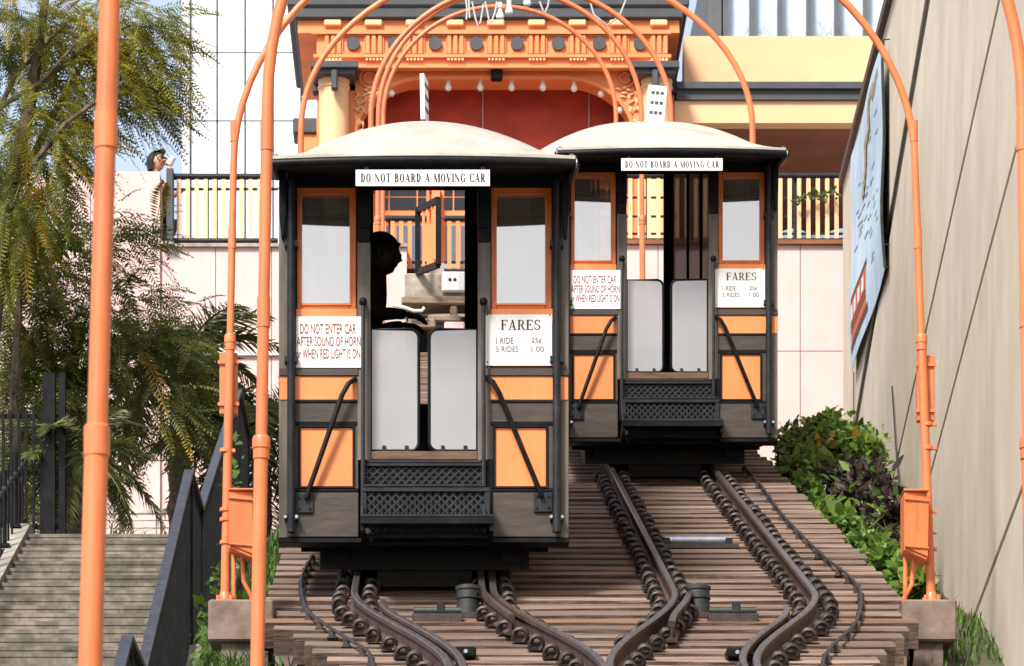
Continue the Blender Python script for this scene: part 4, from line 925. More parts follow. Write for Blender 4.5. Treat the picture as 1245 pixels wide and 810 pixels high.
# ------------------------------------------------------------------ stairs on the left
st = thing('staircase', 'worn grey concrete outdoor staircase rising beside the track', 'staircase', (-2.9, 29, 4.9))
SX0, SX1 = -3.9, -1.97
def flight(d0, d1, z0, z1, n):
    tr = (d1 - d0) / n; rs = (z1 - z0) / n
    me = proto(MB().box(SX0, SX1, 0, tr + .25, -.35, 0).box(SX0, SX1, -.006, .05, -.03, .002), 'stair_concrete')
    for i in range(n):
        o = inst(me, 'step', (0, d0 + i * tr, z0 + (i + 1) * rs), st)
flight(29.8, 35.6, 5.36, 7.83, 19); flight(23.9, 28.5, 2.97, 5.36, 18); flight(13.55, 22.8, -1.75, 2.97, 34)
MB().box(SX0, SX1, 28.5, 29.8, 5.0, 5.358).build('landing', 'stair_concrete', st); MB().box(SX0, SX1, 22.8, 23.9, 2.6, 2.968).build('landing', 'stair_concrete', st)
MB().box(-9, SX1, 35.62, 48, 7.4, 7.826).build('landing', 'stair_concrete', st)
m_ = MB()
def strip(m_, x0, x1, pts, h0, h1):
    for (a, za), (b, zb) in zip(pts, pts[1:]):
        m_.add([(x, d, z + h) for d, z in ((a, za), (b, zb)) for x in (x0, x1) for h in (h0, h1)], [(0, 1, 3, 2), (4, 6, 7, 5), (0, 4, 5, 1), (2, 3, 7, 6), (0, 2, 6, 4), (1, 5, 7, 3)])
PR = [(13.55, -1.75), (22.8, 2.97), (23.9, 2.97), (28.5, 5.36), (29.8, 5.36), (35.6, 7.83), (36.0, 7.83)]
strip(m_, -4.15, -3.9, PR, -.6, .17); m_.build('side_kerb', 'kerb_concrete', st)
m_ = MB(); strip(m_, -1.965, -1.80, PR + [(37.2, 7.83)], -1.2, .12); m_.build('fence_kerb', 'kerb_concrete', st)
# black picket fence between stairs and track
fen = thing('picket_fence', 'black iron picket fence stepping up between the stairs and the track', 'fence', (-1.9, 29, 5.4))
FT = [(d, z + 1.45) for d, z in PR[:-1]] + [(37.2, 7.83 + 1.45)]
for (a, za), (b, zb) in zip(FT, FT[1:]):
    q = MB(); q.bar((-1.9, a, za), (-1.9, b, zb), .07, .035); q.build('top_rail', 'rail_grey_lit', fen)
    q = MB(); q.bar((-1.9, a, za - 1.24), (-1.9, b, zb - 1.24), .05, .03); q.build('bottom_rail', 'black_paint', fen)
pk = proto(MB().box(-.011, .011, -.011, .011, -1.24, 0), 'black_paint')
d = 16.0
def fence_z(d):
    for (a, za), (b, zb) in zip(FT, FT[1:]):
        if d <= b: return za + (zb - za) * (d - a) / (b - a)
    return FT[-1][1]
while d < 37.1: inst(pk, 'picket', (-1.9, d, fence_z(d) - .015), fen); d += .135
for d in (22.85, 23.85, 28.5, 29.8, 35.6, 37.15):
    z = fence_z(d); MB().box(-1.93, -1.87, d - .03, d + .03, z - 1.40, z + .01).build('post', 'black_paint', fen)
# handrail on the left kerb
for x, d0, d1, lab in ((-4.02, 29.9, 36.2, 'dark metal stair handrail on posts along the left kerb'),):
    hr = thing('stair_handrail', lab, 'handrail', (x, d0, stair_z(d0) + .17))
    H = lambda d: stair_z(d) + .17 + .72
    MB().tube([(x, d0, H(d0)), (x, d1, H(d1) + .02), (x, d1 + .03, H(d1) - .03)], .026, 10).build('rail', 'rail_grey_lit', hr, True)
    MB().tube([(x, d0, H(d0) - .55), (x, d1, H(d1) - .55)], .016, 8).build('lower_rail', 'black_paint', hr, True)
    k = d0 + .1; i = 0
    while k < d1:
        MB().tube([(x, k, H(k) - .72), (x, k, H(k))], .022 if i % 3 == 0 else .011, 8).build('post', 'black_paint', hr)
        if i % 3 == 0: MB().box(x - .05, x + .05, k - .05, k + .05, H(k) - .722, H(k) - .69).build('foot_plate', 'black_paint', hr)
        k += .30; i += 1
# tall iron gate frame at the stair head
gt = thing('iron_gate', 'tall black iron gate posts and bars at the head of the stairs', 'gate', P(50, 658, 36.9))
for px, w in ((62, .075), (77, .04)):
    x = xpx(px, 36.9); MB().box(x - w, x + w * .6, 36.84, 36.96, 7.83, zpx(455, 36.9)).build('gate_post', 'black_paint', gt)
for i in range(6):
    x = xpx(4 + 9.3 * i, 36.9); MB().box(x - .014, x + .014, 36.88, 36.91, 7.95, zpx(500, 36.9)).build('gate_bar', 'black_paint', gt)
for y in (505, 575, 640):
    MB().box(xpx(-10, 36.9), xpx(78, 36.9), 36.912, 36.935, zpx(y + 3, 36.9), zpx(y - 2, 36.9)).build('gate_rail', 'black_paint', gt)
# white bar railing on the landing
wr = thing('white_railing', 'low white railing of thin level bars in front of the pink wall', 'railing', P(175, 700, 42))
MB().box(xpx(96, 42), xpx(216, 42), 41.96, 42.04, zpx(625, 42), zpx(621, 42)).build('top_rail', 'white_paint', wr)
for px in (98, 213): MB().box(xpx(px - 2.5, 42), xpx(px + 2.5, 42), 41.95, 42.05, 7.83, zpx(625, 42)).build('post', 'white_paint', wr)
for y in (633, 642, 651, 660, 669): MB().cyl((xpx(98, 42), 42, zpx(y, 42)), (xpx(213, 42), 42, zpx(y, 42)), .008, 6).build('bar', 'wire_grey', wr)
MB().cyl((xpx(190, 42), 42, 7.83), (xpx(190, 42), 42, zpx(625, 42)), .010, 6).build('bar', 'wire_grey', wr)

# ------------------------------------------------------------------ pink walls with panels
def panel_wall(name, label, px0, px1, py0, py1, D, th, cols, rows, base=None):
    x0, x1, z0, z1 = xpx(px0, D), xpx(px1, D), zpx(py1, D), zpx(py0, D)
    t = thing(name, label, 'wall', ((x0 + x1) / 2, D, z0))
    MB().box(x0 + .01, x1 - .01, D + .03, D + th, z0, z1 - .005).build('wall_core', 'pink_stucco', t)
    xs_ = [x0] + [xpx(c, D) for c in cols] + [x1]; zs_ = [z1] + [zpx(c, D) for c in rows] + [z0]
    for a, b in zip(xs_, xs_[1:]):
        for zt, zb in zip(zs_, zs_[1:]): MB().box(a + .006, b - .006, D, D + .032, zb + .006, zt - .006).build('panel', 'pink_stucco', t)
    return t
DW = 50.0
t = panel_wall('pink_wall', 'pale pink panelled retaining wall under the station railing on the right', 740, 1030, 297, 660, DW, .5, [800, 900, 973], [427, 540])
MB().box(xpx(740, DW), xpx(1030, DW), DW - .06, DW + .5, zpx(298, DW), zpx(293, DW)).build('coping', 'station_brown', t)
t = panel_wall('pink_wall', 'pale pink panelled retaining wall under the plaza railing on the left', 194, 495, 300, 760, DW, .5, [262, 330, 410], [432, 560])
MB().box(xpx(194, DW), xpx(495, DW), DW - .05, DW + .5, zpx(301, DW), zpx(297, DW)).build('coping', 'beige_concrete', t)
MB().box(xpx(194, DW), xpx(495, DW), DW - .05, DW, zpx(433, DW), zpx(428, DW)).build('ledge', 'white_paint', t)
t = panel_wall('pink_parapet', 'pale pink parapet wall behind the feathery tree', -120, 195, 208, 760, DW - .05, .5, [20, 110], [430, 560])
# machine room mouth between the walls
DM = 49.6
mr = thing('headhouse_front', 'weathered timber and concrete beam front where the track enters the station', 'headhouse', (xpx(615, DM), DM, deck_z(DM)))
MB().box(xpx(492, DM), xpx(745, DM), DM, DM + .5, zpx(362, DM), zpx(332, DM)).build('concrete_beam', 'beige_concrete', mr, bevel=.02)
MB().box(xpx(488, DM), xpx(745, DM), DM - .08, DM + .4, zpx(372, DM), zpx(362, DM)).build('timber_beam', 'timber', mr, bevel=.02)
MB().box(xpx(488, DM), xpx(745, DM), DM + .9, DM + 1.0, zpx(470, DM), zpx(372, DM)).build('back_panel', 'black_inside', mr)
for px in (496, 520, 547, 566, 600, 650, 700): MB().box(xpx(px, DM), xpx(px + 9, DM), DM - .05, DM + .12, zpx(440, DM), zpx(372 if px % 2 else 384, DM)).build('timber_post', 'timber', mr, bevel=.02)
for a, b, y0, y1 in ((500, 530, 392, 404), (525, 560, 388, 396), (540, 565, 396, 412)): MB().box(xpx(a, DM), xpx(b, DM), DM - .2, DM - .06, zpx(y1, DM), zpx(y0, DM)).build('timber_block', 'pink_stucco' if a == 540 else 'timber', mr, bevel=.02)
pi = MB().tube([P(478, 371, DM - .3), P(492, 374, DM - .3), P(503, 378, DM - .3), P(513, 378, DM - .3), P(516, 374, DM - .3)], .022, 8).build('drain_pipe', 'white_paint', mr, True)
ub = thing('utility_box', 'white wall box with two dark holes above the timber beam', 'box', P(549, 358, DM - .05))
MB().box(xpx(537, DM), xpx(566, DM), DM - .12, DM - .005, zpx(357.5, DM), zpx(333, DM)).build('case', 'white_paint', ub, bevel=.02)
for px in (547, 553): MB().cyl(P(px, 340, DM - .13), P(px, 340, DM - .1), .022, 8).build('knockout', 'ink_black', ub)

# railings
def railing(label, px0, px1, py0, py1, D, step, m, bars, loc_lab='railing', skip=None, group=None):
    t = thing('plaza_railing', label, 'railing', P((px0 + px1) / 2, py1, D), group)
    r = .042
    MB().cyl((xpx(px0, D), D, zpx(py0, D)), (xpx(px1, D), D, zpx(py0, D)), r, 10).build('top_rail', 'grey_iron', t, True)
    MB().cyl((xpx(px0, D), D, zpx(py1, D)), (xpx(px1, D), D, zpx(py1, D)), r * .9, 10).build('bottom_rail', 'grey_iron', t, True)
    for y in bars: MB().box(xpx(px0, D), xpx(px1, D), D + .04, D + .06, zpx(y + 1.3, D), zpx(y - 1.3, D)).build('inner_bar', 'grey_iron', t)
    me = proto(MB().box(-.027, .027, -.02, .02, zpx(py1, D) - zpx(py0, D), 0), m)
    px = px0 + step * .6
    while px < px1 - 2: inst(me, 'picket', (xpx(px, D), D, zpx(py0, D)), t); px += step
    q = px0 + 40
    while q < px1: MB().box(xpx(q, D) - .03, xpx(q, D) + .03, D + .03, D + .08, zpx(py1 + 6, D), zpx(py0, D)).build('stanchion', 'grey_iron', t); q += 90
    return t
railing('dark railing with cream pickets beside the parapet on the left', 211, 338, 215, 293, DW + .1, 10.9, 'picket_cream', [229])
railing('dark railing with orange pickets behind the front railcar', 345, 520, 266, 330, DW + .3, 10.5, 'station_orange', [318])
railing('dark railing with orange pickets in front of the station door', 540, 745, 266, 330, DW + .3, 10.5, 'station_orange', [318])
railing('dark railing with orange pickets under the covered terrace on the right', 748, 1031, 214, 293, DW + .1, 11.4, 'picket_cream', [239, 262, 283])
t = thing('end_post', 'dark square railing post at the end of the pink parapet', 'post', P(203, 297, DW))
MB().box(xpx(202.5, DW), xpx(211, DW), DW - .06, DW + .14, zpx(298, DW), zpx(206, DW)).build('shaft', 'station_grey', t, bevel=.01)
MB().box(xpx(196, DW), xpx(212, DW), DW - .14, DW + .16, zpx(300, DW), zpx(297, DW)).build('foot', 'beige_concrete', t)
# open gate leaf
g = thing('gate_leaf', 'black framed gate leaf with orange bars standing ajar above the track', 'gate', P(520, 332, 49.4))
a0, a1 = P(508, 331, 49.6), P(533, 322, 48.9); b0, b1 = P(508, 256, 49.6), P(533, 243, 48.9)
for p, q in ((a0, b0), (a1, b1)): MB().bar(p, q, .075, .075, up=(0, 1, 0)).build('stile', 'black_paint', g)
for p, q in ((a0, a1), (b0, b1)): MB().bar(p, q, .06, .08).build('frame_rail', 'black_paint', g)
for k in (.28, .5, .72): MB().bar(a0.lerp(a1, k), b0.lerp(b1, k), .035, .035, up=(0, 1, 0)).build('bar', 'station_orange', g)
# garland on the right railing
gl = thing('garland', 'thin green leafy garland draped along the terrace railing pickets', 'garland', P(1000, 250, DW))
pts = [P(965 + 66 * i / 12, 244 - 9 * math.sin(i / 12 * 2.4) + 3 * math.sin(i * 1.3), DW - .05) for i in range(13)]
MB().tube(pts, .012, 5).build('vine', 'bark', gl)
V = []
for i in range(130):
    k = RND.random() * 12; a = int(k); p = pts[a].lerp(pts[min(a + 1, 12)], k - a) + Vector((RND.gauss(0, .02), RND.gauss(0, .03), RND.gauss(0, .035)))
    d = Vector((RND.uniform(-1, 1), RND.uniform(-1, 1), RND.uniform(-1, .6))).normalized() * .055; n = d.cross(Vector((RND.random(), RND.random(), RND.random()))).normalized() * .022
    V.append([p, p + d * .5 + n, p + d, p + d * .5 - n])
quads_mesh('leaves', V, 'leaf_green', gl)

# ------------------------------------------------------------------ station house
DS = 52.0
sx = lambda p, D=DS: xpx(p, D); sz = lambda p, D=DS: zpx(p, D)
sh = thing('station_house', 'orange station house with a black cornice, columns and a deep red arched opening', 'station', (sx(596), DS, 14.93))
def sb(name, m, p0, p1, y0, y1, d0, d1, parent=sh, bevel=0.0): return MB().box(sx(p0, d0), sx(p1, d0), d0, d1, sz(y1, d0), sz(y0, d0)).build(name, m, parent, bevel=bevel)
# cornice layers
co = sb('cornice', 'station_grey', 349, 838, -22, 7, DS - .39, DS + 3, bevel=.02)
sb('cornice_step', 'station_grey', 357, 831, 7.3, 22, DS - .355, DS + 2.9, co, .02); sb('cornice_bed', 'station_grey', 352, 835, 3, 7.6, DS - .375, DS + 2.95, co)
sb('roof_top', 'station_orange', 352, 833, -60, -22.3, DS - .4, DS + 2.8)
sb('modillion_band', 'station_orange', 362, 826, 22.3, 40, DS - .27, DS + 2.5); sb('band_moulding', 'station_orange', 378, 816, 36.5, 41, DS - .32, DS - .26)
fz_ = sb('frieze', 'station_orange', 385, 812, 40.3, 68, DS - .25, DS + 2.5)
ar = sb('architrave', 'station_orange', 384, 813, 68.3, 82, DS - .28, DS + 2.5); sb('architrave_fillet', 'station_orange', 381, 816, 66, 69.5, DS - .34, DS - .24, ar); sb('architrave_fillet', 'station_orange', 382, 815, 79.5, 82.2, DS - .33, DS - .27, ar)
i = 0
for k in range(9):
    px = 405 + 49.6 * k
    if px < 825: sb('modillion', 'station_yellow', px - 11, px + 10, 23.5, 31, DS - .345, DS - .25, bevel=.015)
    if px < 815:
        for q in (-7.5, 0, 7.5): sb('triglyph_bar', 'station_orange', px + q - 2.6, px + q + 2.6, 42, 65.5, DS - .30, DS - .24, fz_, .01)
        for q in range(5): sb('gutta', 'station_yellow', px - 10 + q * 4.3, px - 7.2 + q * 4.3, 70.2, 73.2, DS - .33, DS - .27, ar)
    px = 430 + 49.6 * k
    if px < 800:
        c_ = Vector((sx(px), DS - .25, sz(54, DS - .25))); f_ = MB(); f_.cyl(c_ - Vector((0, .05, 0)), c_, .092, 24); f_.build('disc', 'station_grey', fz_, True)
        for q in ((px - 14, px - 13, 44, 65), (px + 13, px + 14, 44, 65), (px - 14, px + 14, 43, 44.2), (px - 14, px + 14, 64.5, 65.7)): sb('disc_frame', 'station_orange', *q, DS - .28, DS - .245, fz_)
# arched front panel with rounded corners, spandrel relief
xl, xr, zt, zb = sx(432), sx(771), sz(97), 14.93; r1, r2 = sx(520) - sx(432), sz(97) - sz(170)
poly = [(sx(424), zb), (sx(424), sz(82.2)), (sx(781), sz(82.2)), (sx(781), zb), (xr, zb)]
poly += [(xr - r1 + r1 * math.cos(a * math.pi / 24), zt - r2 + r2 * math.sin(a * math.pi / 24)) for a in range(13)]
poly += [(xl + r1 - r1 * math.sin(a * math.pi / 24), zt - r2 + r2 * math.cos(a * math.pi / 24)) for a in range(13)] + [(xl, zb)]
ap = MB(); ap.prism(poly, DS - .1, DS + .35); apo = ap.build('arched_front', 'station_orange', sh)
rim = [(x, DS - .1, z) for x, z in poly[5:-1]]; MB().tube(rim, .035, 8).build('arch_moulding', 'station_orange', apo, True)
for s, cx_ in ((1, 449), (-1, 760)):
    c_ = Vector((sx(cx_), DS - .11, sz(98)))
    for rr, w in ((.135, .03), (.075, .035)):
        MB().tube([c_ + Vector((rr * math.cos(a * .314), 0, rr * math.sin(a * .314))) for a in range(21)], w * .6, 6).build('rosette', 'station_orange', apo, True)
    rl = MB(); rr_ = random.Random(5)
    for k in range(46):
        px, py = cx_ + s * rr_.uniform(-16, 12), rr_.uniform(110, 165)
        if s * (px - cx_) > 12 - (py - 110) * .42: continue
        p = Vector((sx(px), DS - .11, sz(py))); a = rr_.uniform(0, 3.14); d = Vector((math.cos(a), 0, math.sin(a))) * .05
        rl.tube([p - d, p + Vector((0, -.02, 0)), p + d], [.008, .018, .008], 5)
    rl.build('leaf_relief', 'station_yellow', apo)
# columns
for cx_ in (406.5, 797):
    c_ = Vector((sx(cx_), DS - .25, 14.93)); H = sz(90) - 14.93; r = .215
    cl = MB().lathe(c_, [(r * 1.35, 0), (r * 1.35, .12), (r * 1.15, .18), (r * 1.05, .22), (r, .3), (r * .97, H - .32), (r * 1.04, H - .31), (r * 1.04, H - .27), (r * .98, H - .26), (r * 1.05, H - .18), (r * 1.3, H - .08), (r * 1.5, H - .02), (r * 1.5, H)], 28).build('column', 'station_yellow', sh, True)
    sb('abacus', 'station_grey', cx_ - 29, cx_ + 29, 73.5, 82, DS - .62, DS + .1, cl, .01); sb('abacus_step', 'station_grey', cx_ - 25, cx_ + 25, 82.2, 90, DS - .56, DS + .08, cl, .01)
    sb('scroll', 'station_grey', cx_ - 4, cx_ + 4, 84, 108, DS - .63, DS - .50, cl, .02)
    for s in (-1, 1): sb('side_bracket', 'station_grey', cx_ + s * 22 - 5, cx_ + s * 22 + 5, 97, 112, DS - .1, DS - .02 + .1, cl, .02)
for p0, p1 in ((385, 424), (781, 820)): sb('pier', 'station_orange', p0, p1, 82.5, 310, DS + .0, DS + .4)
for p0, p1 in ((356, 388), (818, 850)): sb('pier_cap', 'station_grey', p0, p1, 143, 162, DS + .1, DS + .6, bevel=.02); 
sb('side_pier', 'station_orange', 362, 386, 162.3, 310, DS + .15, DS + .55)
# red recess
DR = DS + .65
sb('red_back_wall', 'station_red', 395, 800, 60, 235, DR, DR + .2)
for p0, p1 in ((392, 397), (800, 805)): MB().box(sx(p0, DR), sx(p1, DR), DS + .36, DR + .1, 14.93, sz(84)).build('recess_side', 'station_red', sh)
MB().box(sx(400), sx(800), DS + .36, DR, sz(84), sz(82.5)).build('recess_ceiling', 'station_red', sh)
for px in (587, 716): MB().cyl((sx(px, DR), DR - .02, sz(100, DR)), (sx(px, DR), DR - .02, sz(175, DR)), .009, 6).build('conduit', 'wire_grey', sh)
MB().box(sx(395, DR), sx(800, DR), DR - .01, DR + .2, 14.93, sz(236, DR)).build('lower_wall', 'station_orange', sh)
for p0, p1 in ((458, 522), (536, 600), (612, 676), (690, 752)):
    w = MB().box(sx(p0, DR), sx(p1, DR), DR - .07, DR - .015, sz(266, DR), sz(229, DR)).build('window', 'station_orange', sh)
    for a, b in ((p0 + 4, p0 + 14), (p0 + 16, p1 - 16), (p1 - 14, p1 - 4)):
        for c1, c2 in ((232, 240), (242.5, 257)): MB().box(sx(a, DR), sx(b, DR), DR - .085, DR - .072, sz(c2, DR), sz(c1, DR)).build('pane', 'dark_pane', w)
    for a in (p0 + 6, p0 + 24, p0 + 42): MB().box(sx(a, DR), sx(a + 13, DR), DR - .03, DR - .012, sz(318, DR), sz(275, DR)).build('lower_pane', 'blue_pane', w)
for px in (530, 606, 683): sb('pilaster', 'station_orange', px - 5, px + 5, 226, 315, DR - .22, DR - .01)
# bulbs around the arch
for px, py, tx, tz in ((445, 131, .5, -.8), (474, 111, .35, -.9), (545, 104, 0, -1), (584, 104, 0, -1), (622, 104, 0, -1), (660, 104, 0, -1), (698, 105, 0, -1), (733, 112, -.35, -.9), (759, 134, -.8, -.5)):
    d = Vector((tx, 0, tz)).normalized(); c_ = P(px, py - 3, DS - .02) ; b = MB().tube([c_ - d * .07, c_], .032, 10).build('lamp_socket', 'bulb_white', sh, True)
    MB().tube([c_, c_ + d * .025, c_ + d * .06, c_ + d * .095, c_ + d * .115], [.02, .034, .05, .042, .012], 12).build('bulb', 'bulb_white', b, True)
b = sb('flood_lamp', 'black_paint', 597, 611, 82.5, 96, DS - .24, DS - .1, bevel=.02)
# right wing
sb('wing_parapet', 'station_yellow', 832, 1105, 44, 103, DS + 2.3, DS + 2.8)
wc = MB().box(sx(822), sx(1110), DS - .10, DS + 2.7, sz(124), sz(112)).build('wing_cornice', 'station_grey', sh); MB().box(sx(822), sx(1110), DS - .16, DS + 2.7, sz(112), sz(104)).build('wing_cornice_top', 'station_grey', wc)
MB().box(sx(820), sx(1110), DS - .05, DS + .2, sz(151), sz(124.2)).build('wing_fascia', 'station_yellow', sh)
MB().box(sx(822), sx(1110), DS + .21, DS + 6, sz(146), sz(138)).build('wing_ceiling', 'station_brown', sh)
MB().box(sx(800, 58), sx(1110, 58), 58, 58.2, 14.93, sz(120, 58)).build('wing_back_wall', 'station_brown', sh)
lp = MB().cyl(P(971, 157, 54), P(971, 163, 54), .012, 6).build('pendant_rod', 'black_paint', sh); MB().lathe(P(971, 176, 54), [(.02, 0), (.05, .03), (.06, .1), (.03, .14), (.01, .16)], 12).build('pendant_lamp', 'station_brown', lp, True)
# pale cloth bundle low behind the terrace railing
t = thing('rolled_awning', 'pale blue and white striped cloth lying behind the terrace railing', 'cloth', P(990, 292, 50.6))
m_ = MB(); m_.grid(lambda a, b: P(950 + 84 * a, 293 - 11 * math.sin(b * math.pi) - 4 * math.sin(a * 9), 50.45 + .35 * b), 30, 8); m_.build('cloth', 'banner_blue', t, True)
# wires and bulbs hanging from the arch crowns
wi = thing('hanging_wires', 'loose grey wires looping down from the orange arches', 'wires', P(600, 30, 43.2))
for pts in ([(566, -4), (568, 12), (567, 24)], [(570, -2), (571, 22)], [(574, 2), (578, 22), (581, 31), (584, 28), (588, 5)], [(590, 2), (594, 22), (597, 28), (602, 15), (604, 2)], [(656, 2), (660, 12), (662, 17), (666, 8), (668, -3)], [(716, -3), (722, 18), (738, 31), (753, 20), (763, -5)]):
    MB().tube([P(a, b, 43.1) for a, b in pts], .011, 6).build('wire', 'wire_grey', wi)
for px, py, Dk in ((608, 14, 43.3), (619, 8, 43.3), (641, -2, 43.3)):
    t = thing('lamp_bulb', {608: 'bare white bulb in a star shaped holder below the arch crown beside the looping wires', 619: 'bare white bulb hanging next to the star shaped holder on the arch crown', 641: 'bare white bulb on the arch crown, set apart from the other two'}[px], 'bulb', P(px, py, Dk), 'bulbs on the arch crowns'); c_ = P(px, py, Dk); d = Vector((0, 0, -1))
    if px == 608: MB().box(c_.x - .065, c_.x + .065, c_.y - .03, c_.y + .03, c_.z + .02, c_.z + .05).build('holder', 'pole_orange', t, bevel=.01)
    MB().tube([c_ + Vector((0, 0, .10)), c_ + Vector((0, 0, .0))], .028, 10).build('socket', 'bulb_white', t, True)
    MB().tube([c_, c_ + d * .02, c_ + d * .05, c_ + d * .08, c_ + d * .095], [.02, .034, .048, .04, .012], 12).build('glass', 'bulb_white', t, True)

# ------------------------------------------------------------------ far towers
def tower(label, D, px0, px1, py0, py1, cols, rows, pane, edge=None, depth=20):
    t = thing('glass_tower', label, 'tower', (xpx((px0 + px1) / 2, D), D, 6))
    MB().box(xpx(px0, D), xpx(px1, D), D + .25, D + depth, 6, zpx(py0, D)).build('frame', 'tower_grid', t)
    for a, b in zip(cols, cols[1:]):
        me = None
        for c, e in zip(rows, rows[1:]):
            MB().box(xpx(a + 1.1, D), xpx(b - 1.1, D), D, D + .24, zpx(e - 1.1, D), zpx(c + 1.1, D)).build('pane', pane, t)
    return t
t = tower('pale gridded glass tower rising behind the plaza railing', 150, 228, 470, -60, 420, [231, 264, 298, 332, 366, 400, 434, 468], [-60, -18, 64, 147, 229, 311, 393], 'tower_pane')
MB().box(xpx(222, 150), xpx(230.8, 150), 149.8, 170, 6, zpx(-60, 150)).build('edge_pier', 'tower_edge', t)
t = tower('bluish glass tower with dark vertical mullions beyond the yellow parapet', 130, 859, 1120, -60, 130, [882, 913, 947, 982, 1016, 1051, 1086, 1118], [-60, 130], 'tower_blue')
for px, w in ((868, 8), (881, 3), (913, 2.2), (947, 2.2), (982, 2.2), (1016, 2.2), (1051, 2.2), (1086, 2.2)):
    MB().box(xpx(px - w, 130), xpx(px + w, 130), 129.6, 130 - .01, 6, zpx(-60, 130)).build('mullion', 'tower_grid', t)
bt = thing('bare_tree', 'thin leafless tree in front of the bluish tower', 'tree', P(960, 120, 80))
rr = random.Random(11); tw = MB()
def twig(p, d, l, r, k):
    q = p + d * l; tw.tube([p, (p + q) / 2 + Vector((rr.uniform(-.1, .1), 0, rr.uniform(-.05, .05))) * l * .4, q], [r, r * .8, r * .55], 5, False)
    if k:
        for _ in range(3):
            a = rr.uniform(-.8, .8); twig(q if rr.random() < .6 else (p + q) / 2, Vector((d.x * math.cos(a) + d.z * math.sin(a), rr.uniform(-.3, .3), -d.x * math.sin(a) + d.z * math.cos(a))).normalized(), l * .72, r * .55, k - 1)
for px, py, a in ((900, 100, -.2), (945, 100, .15), (1000, 100, .4), (1030, 100, -.1)): twig(P(px, py, 80), Vector((a, 0, 1)).normalized(), .55, .012, 5)
tw.build('twigs', 'bark', bt)
MB().tube([P(955, 330, 80), P(950, 200, 80), P(955, 95, 80)], [.12, .08, .04], 8).build('trunk', 'bark', bt)

# ------------------------------------------------------------------ vegetation
NR = np.random.default_rng(5)
def basis(d, up):
    d = d / np.linalg.norm(d, axis=-1, keepdims=True); s = np.cross(d, up); s /= np.linalg.norm(s, axis=-1, keepdims=True) + 1e-9; n = np.cross(s, d); return d, s, n
def fern_fronds(pos, dirs, L, npair=18, plen=.19, pw=.017, droop=.35):
    """feathery compound leaves: every pinna a narrow kite"""
    N = len(pos); d, s, n = basis(dirs, np.array([0, 0, 1.0]) + NR.normal(0, .25, (N, 3))); out = []
    for j in range(npair):
        t = (j + .6) / npair; c = pos + d * (L * t)[:, None] - np.array([0, 0, 1.0]) * (droop * L * t * t)[:, None]
        ln = plen * L * math.sin(math.pi * (.16 + .80 * t)) ** .8
        for sg in (-1, 1):
            pd = d * .45 + s * sg * .9 + n * NR.normal(.0, .15, (N, 1)) - np.array([0, 0, .25]); pd /= np.linalg.norm(pd, axis=1, keepdims=True)
            wd = np.cross(pd, n); wd /= np.linalg.norm(wd, axis=1, keepdims=True) + 1e-9
            tip = c + pd * ln[:, None]; mid = c + pd * (ln * .5)[:, None]; w = wd * (pw * L)[:, None]
            out.append(np.stack([c, mid + w, tip, mid - w], 1))
    t = np.concatenate(out, 0)
    rc = []
    for a, b in ((0, .5), (.5, 1)):
        p0 = pos + d * (L * a)[:, None] - np.array([0, 0, 1.0]) * (droop * L * a * a)[:, None]; p1 = pos + d * (L * b)[:, None] - np.array([0, 0, 1.0]) * (droop * L * b * b)[:, None]
        w = s * .004; rc.append(np.stack([p0 - w, p0 + w, p1 + w, p1 - w], 1))
    return np.concatenate([t] + rc, 0)
def clumps(specs, dens=1.0):
    ps, ds = [], []
    for px, py, D, rx, rz, n, (dx, dz) in specs:
        n = max(4, int(n * dens)); c = np.array(P(px, py, D)); k = D / F; q = NR.normal(0, 1, (n, 3)); q /= np.linalg.norm(q, axis=1, keepdims=True); q *= NR.random((n, 1)) ** .45
        p = c + q * np.array([rx * k, max(rx, rz) * k * 1.1, rz * k]); a = NR.normal(0, .55, (n, 3)) + q * .6 + np.array([dx, -.15, dz]); ps.append(p); ds.append(a)
    return np.concatenate(ps), np.concatenate(ds)
# jacaranda
DJ = 37.5
jt = thing('feathery_tree', 'tall feathery leaved tree with yellowing fronds left of the stairs', 'tree', P(-30, 655, DJ))
J = lambda x, y, d=0: P(x, y, DJ + d)
tr = MB(); tr.tube([J(-30, 660), J(-28, 560), J(-15, 420), J(5, 260), J(40, 110), J(55, 0), J(60, -80)], [.16, .14, .12, .085, .06, .04, .03], 9)
for pts, r in (([J(5, 260), J(40, 200, -.4), J(80, 150, -.6), J(150, 100, -.8)], .04), ([J(-15, 420), J(20, 230, .5), J(70, 130, .8), J(110, 60, .9), J(150, 0, 1)], .05), ([J(5, 260), J(-10, 150), J(20, 90), J(90, 20)], .04),
               ([J(-28, 560), J(0, 250, .8), J(20, 200, 1.1), J(110, 150, 1.5), J(200, 120, 1.6)], .04), ([J(0, 130), J(50, 100, -.3), J(95, 50, -.5)], .03), ([J(40, 110), J(100, 60), J(160, 30)], .03)):
    tr.tube(pts, [r * (1 - .6 * i / (len(pts) - 1)) for i in range(len(pts))], 7)
tr.build('trunk', 'bark', jt, True)
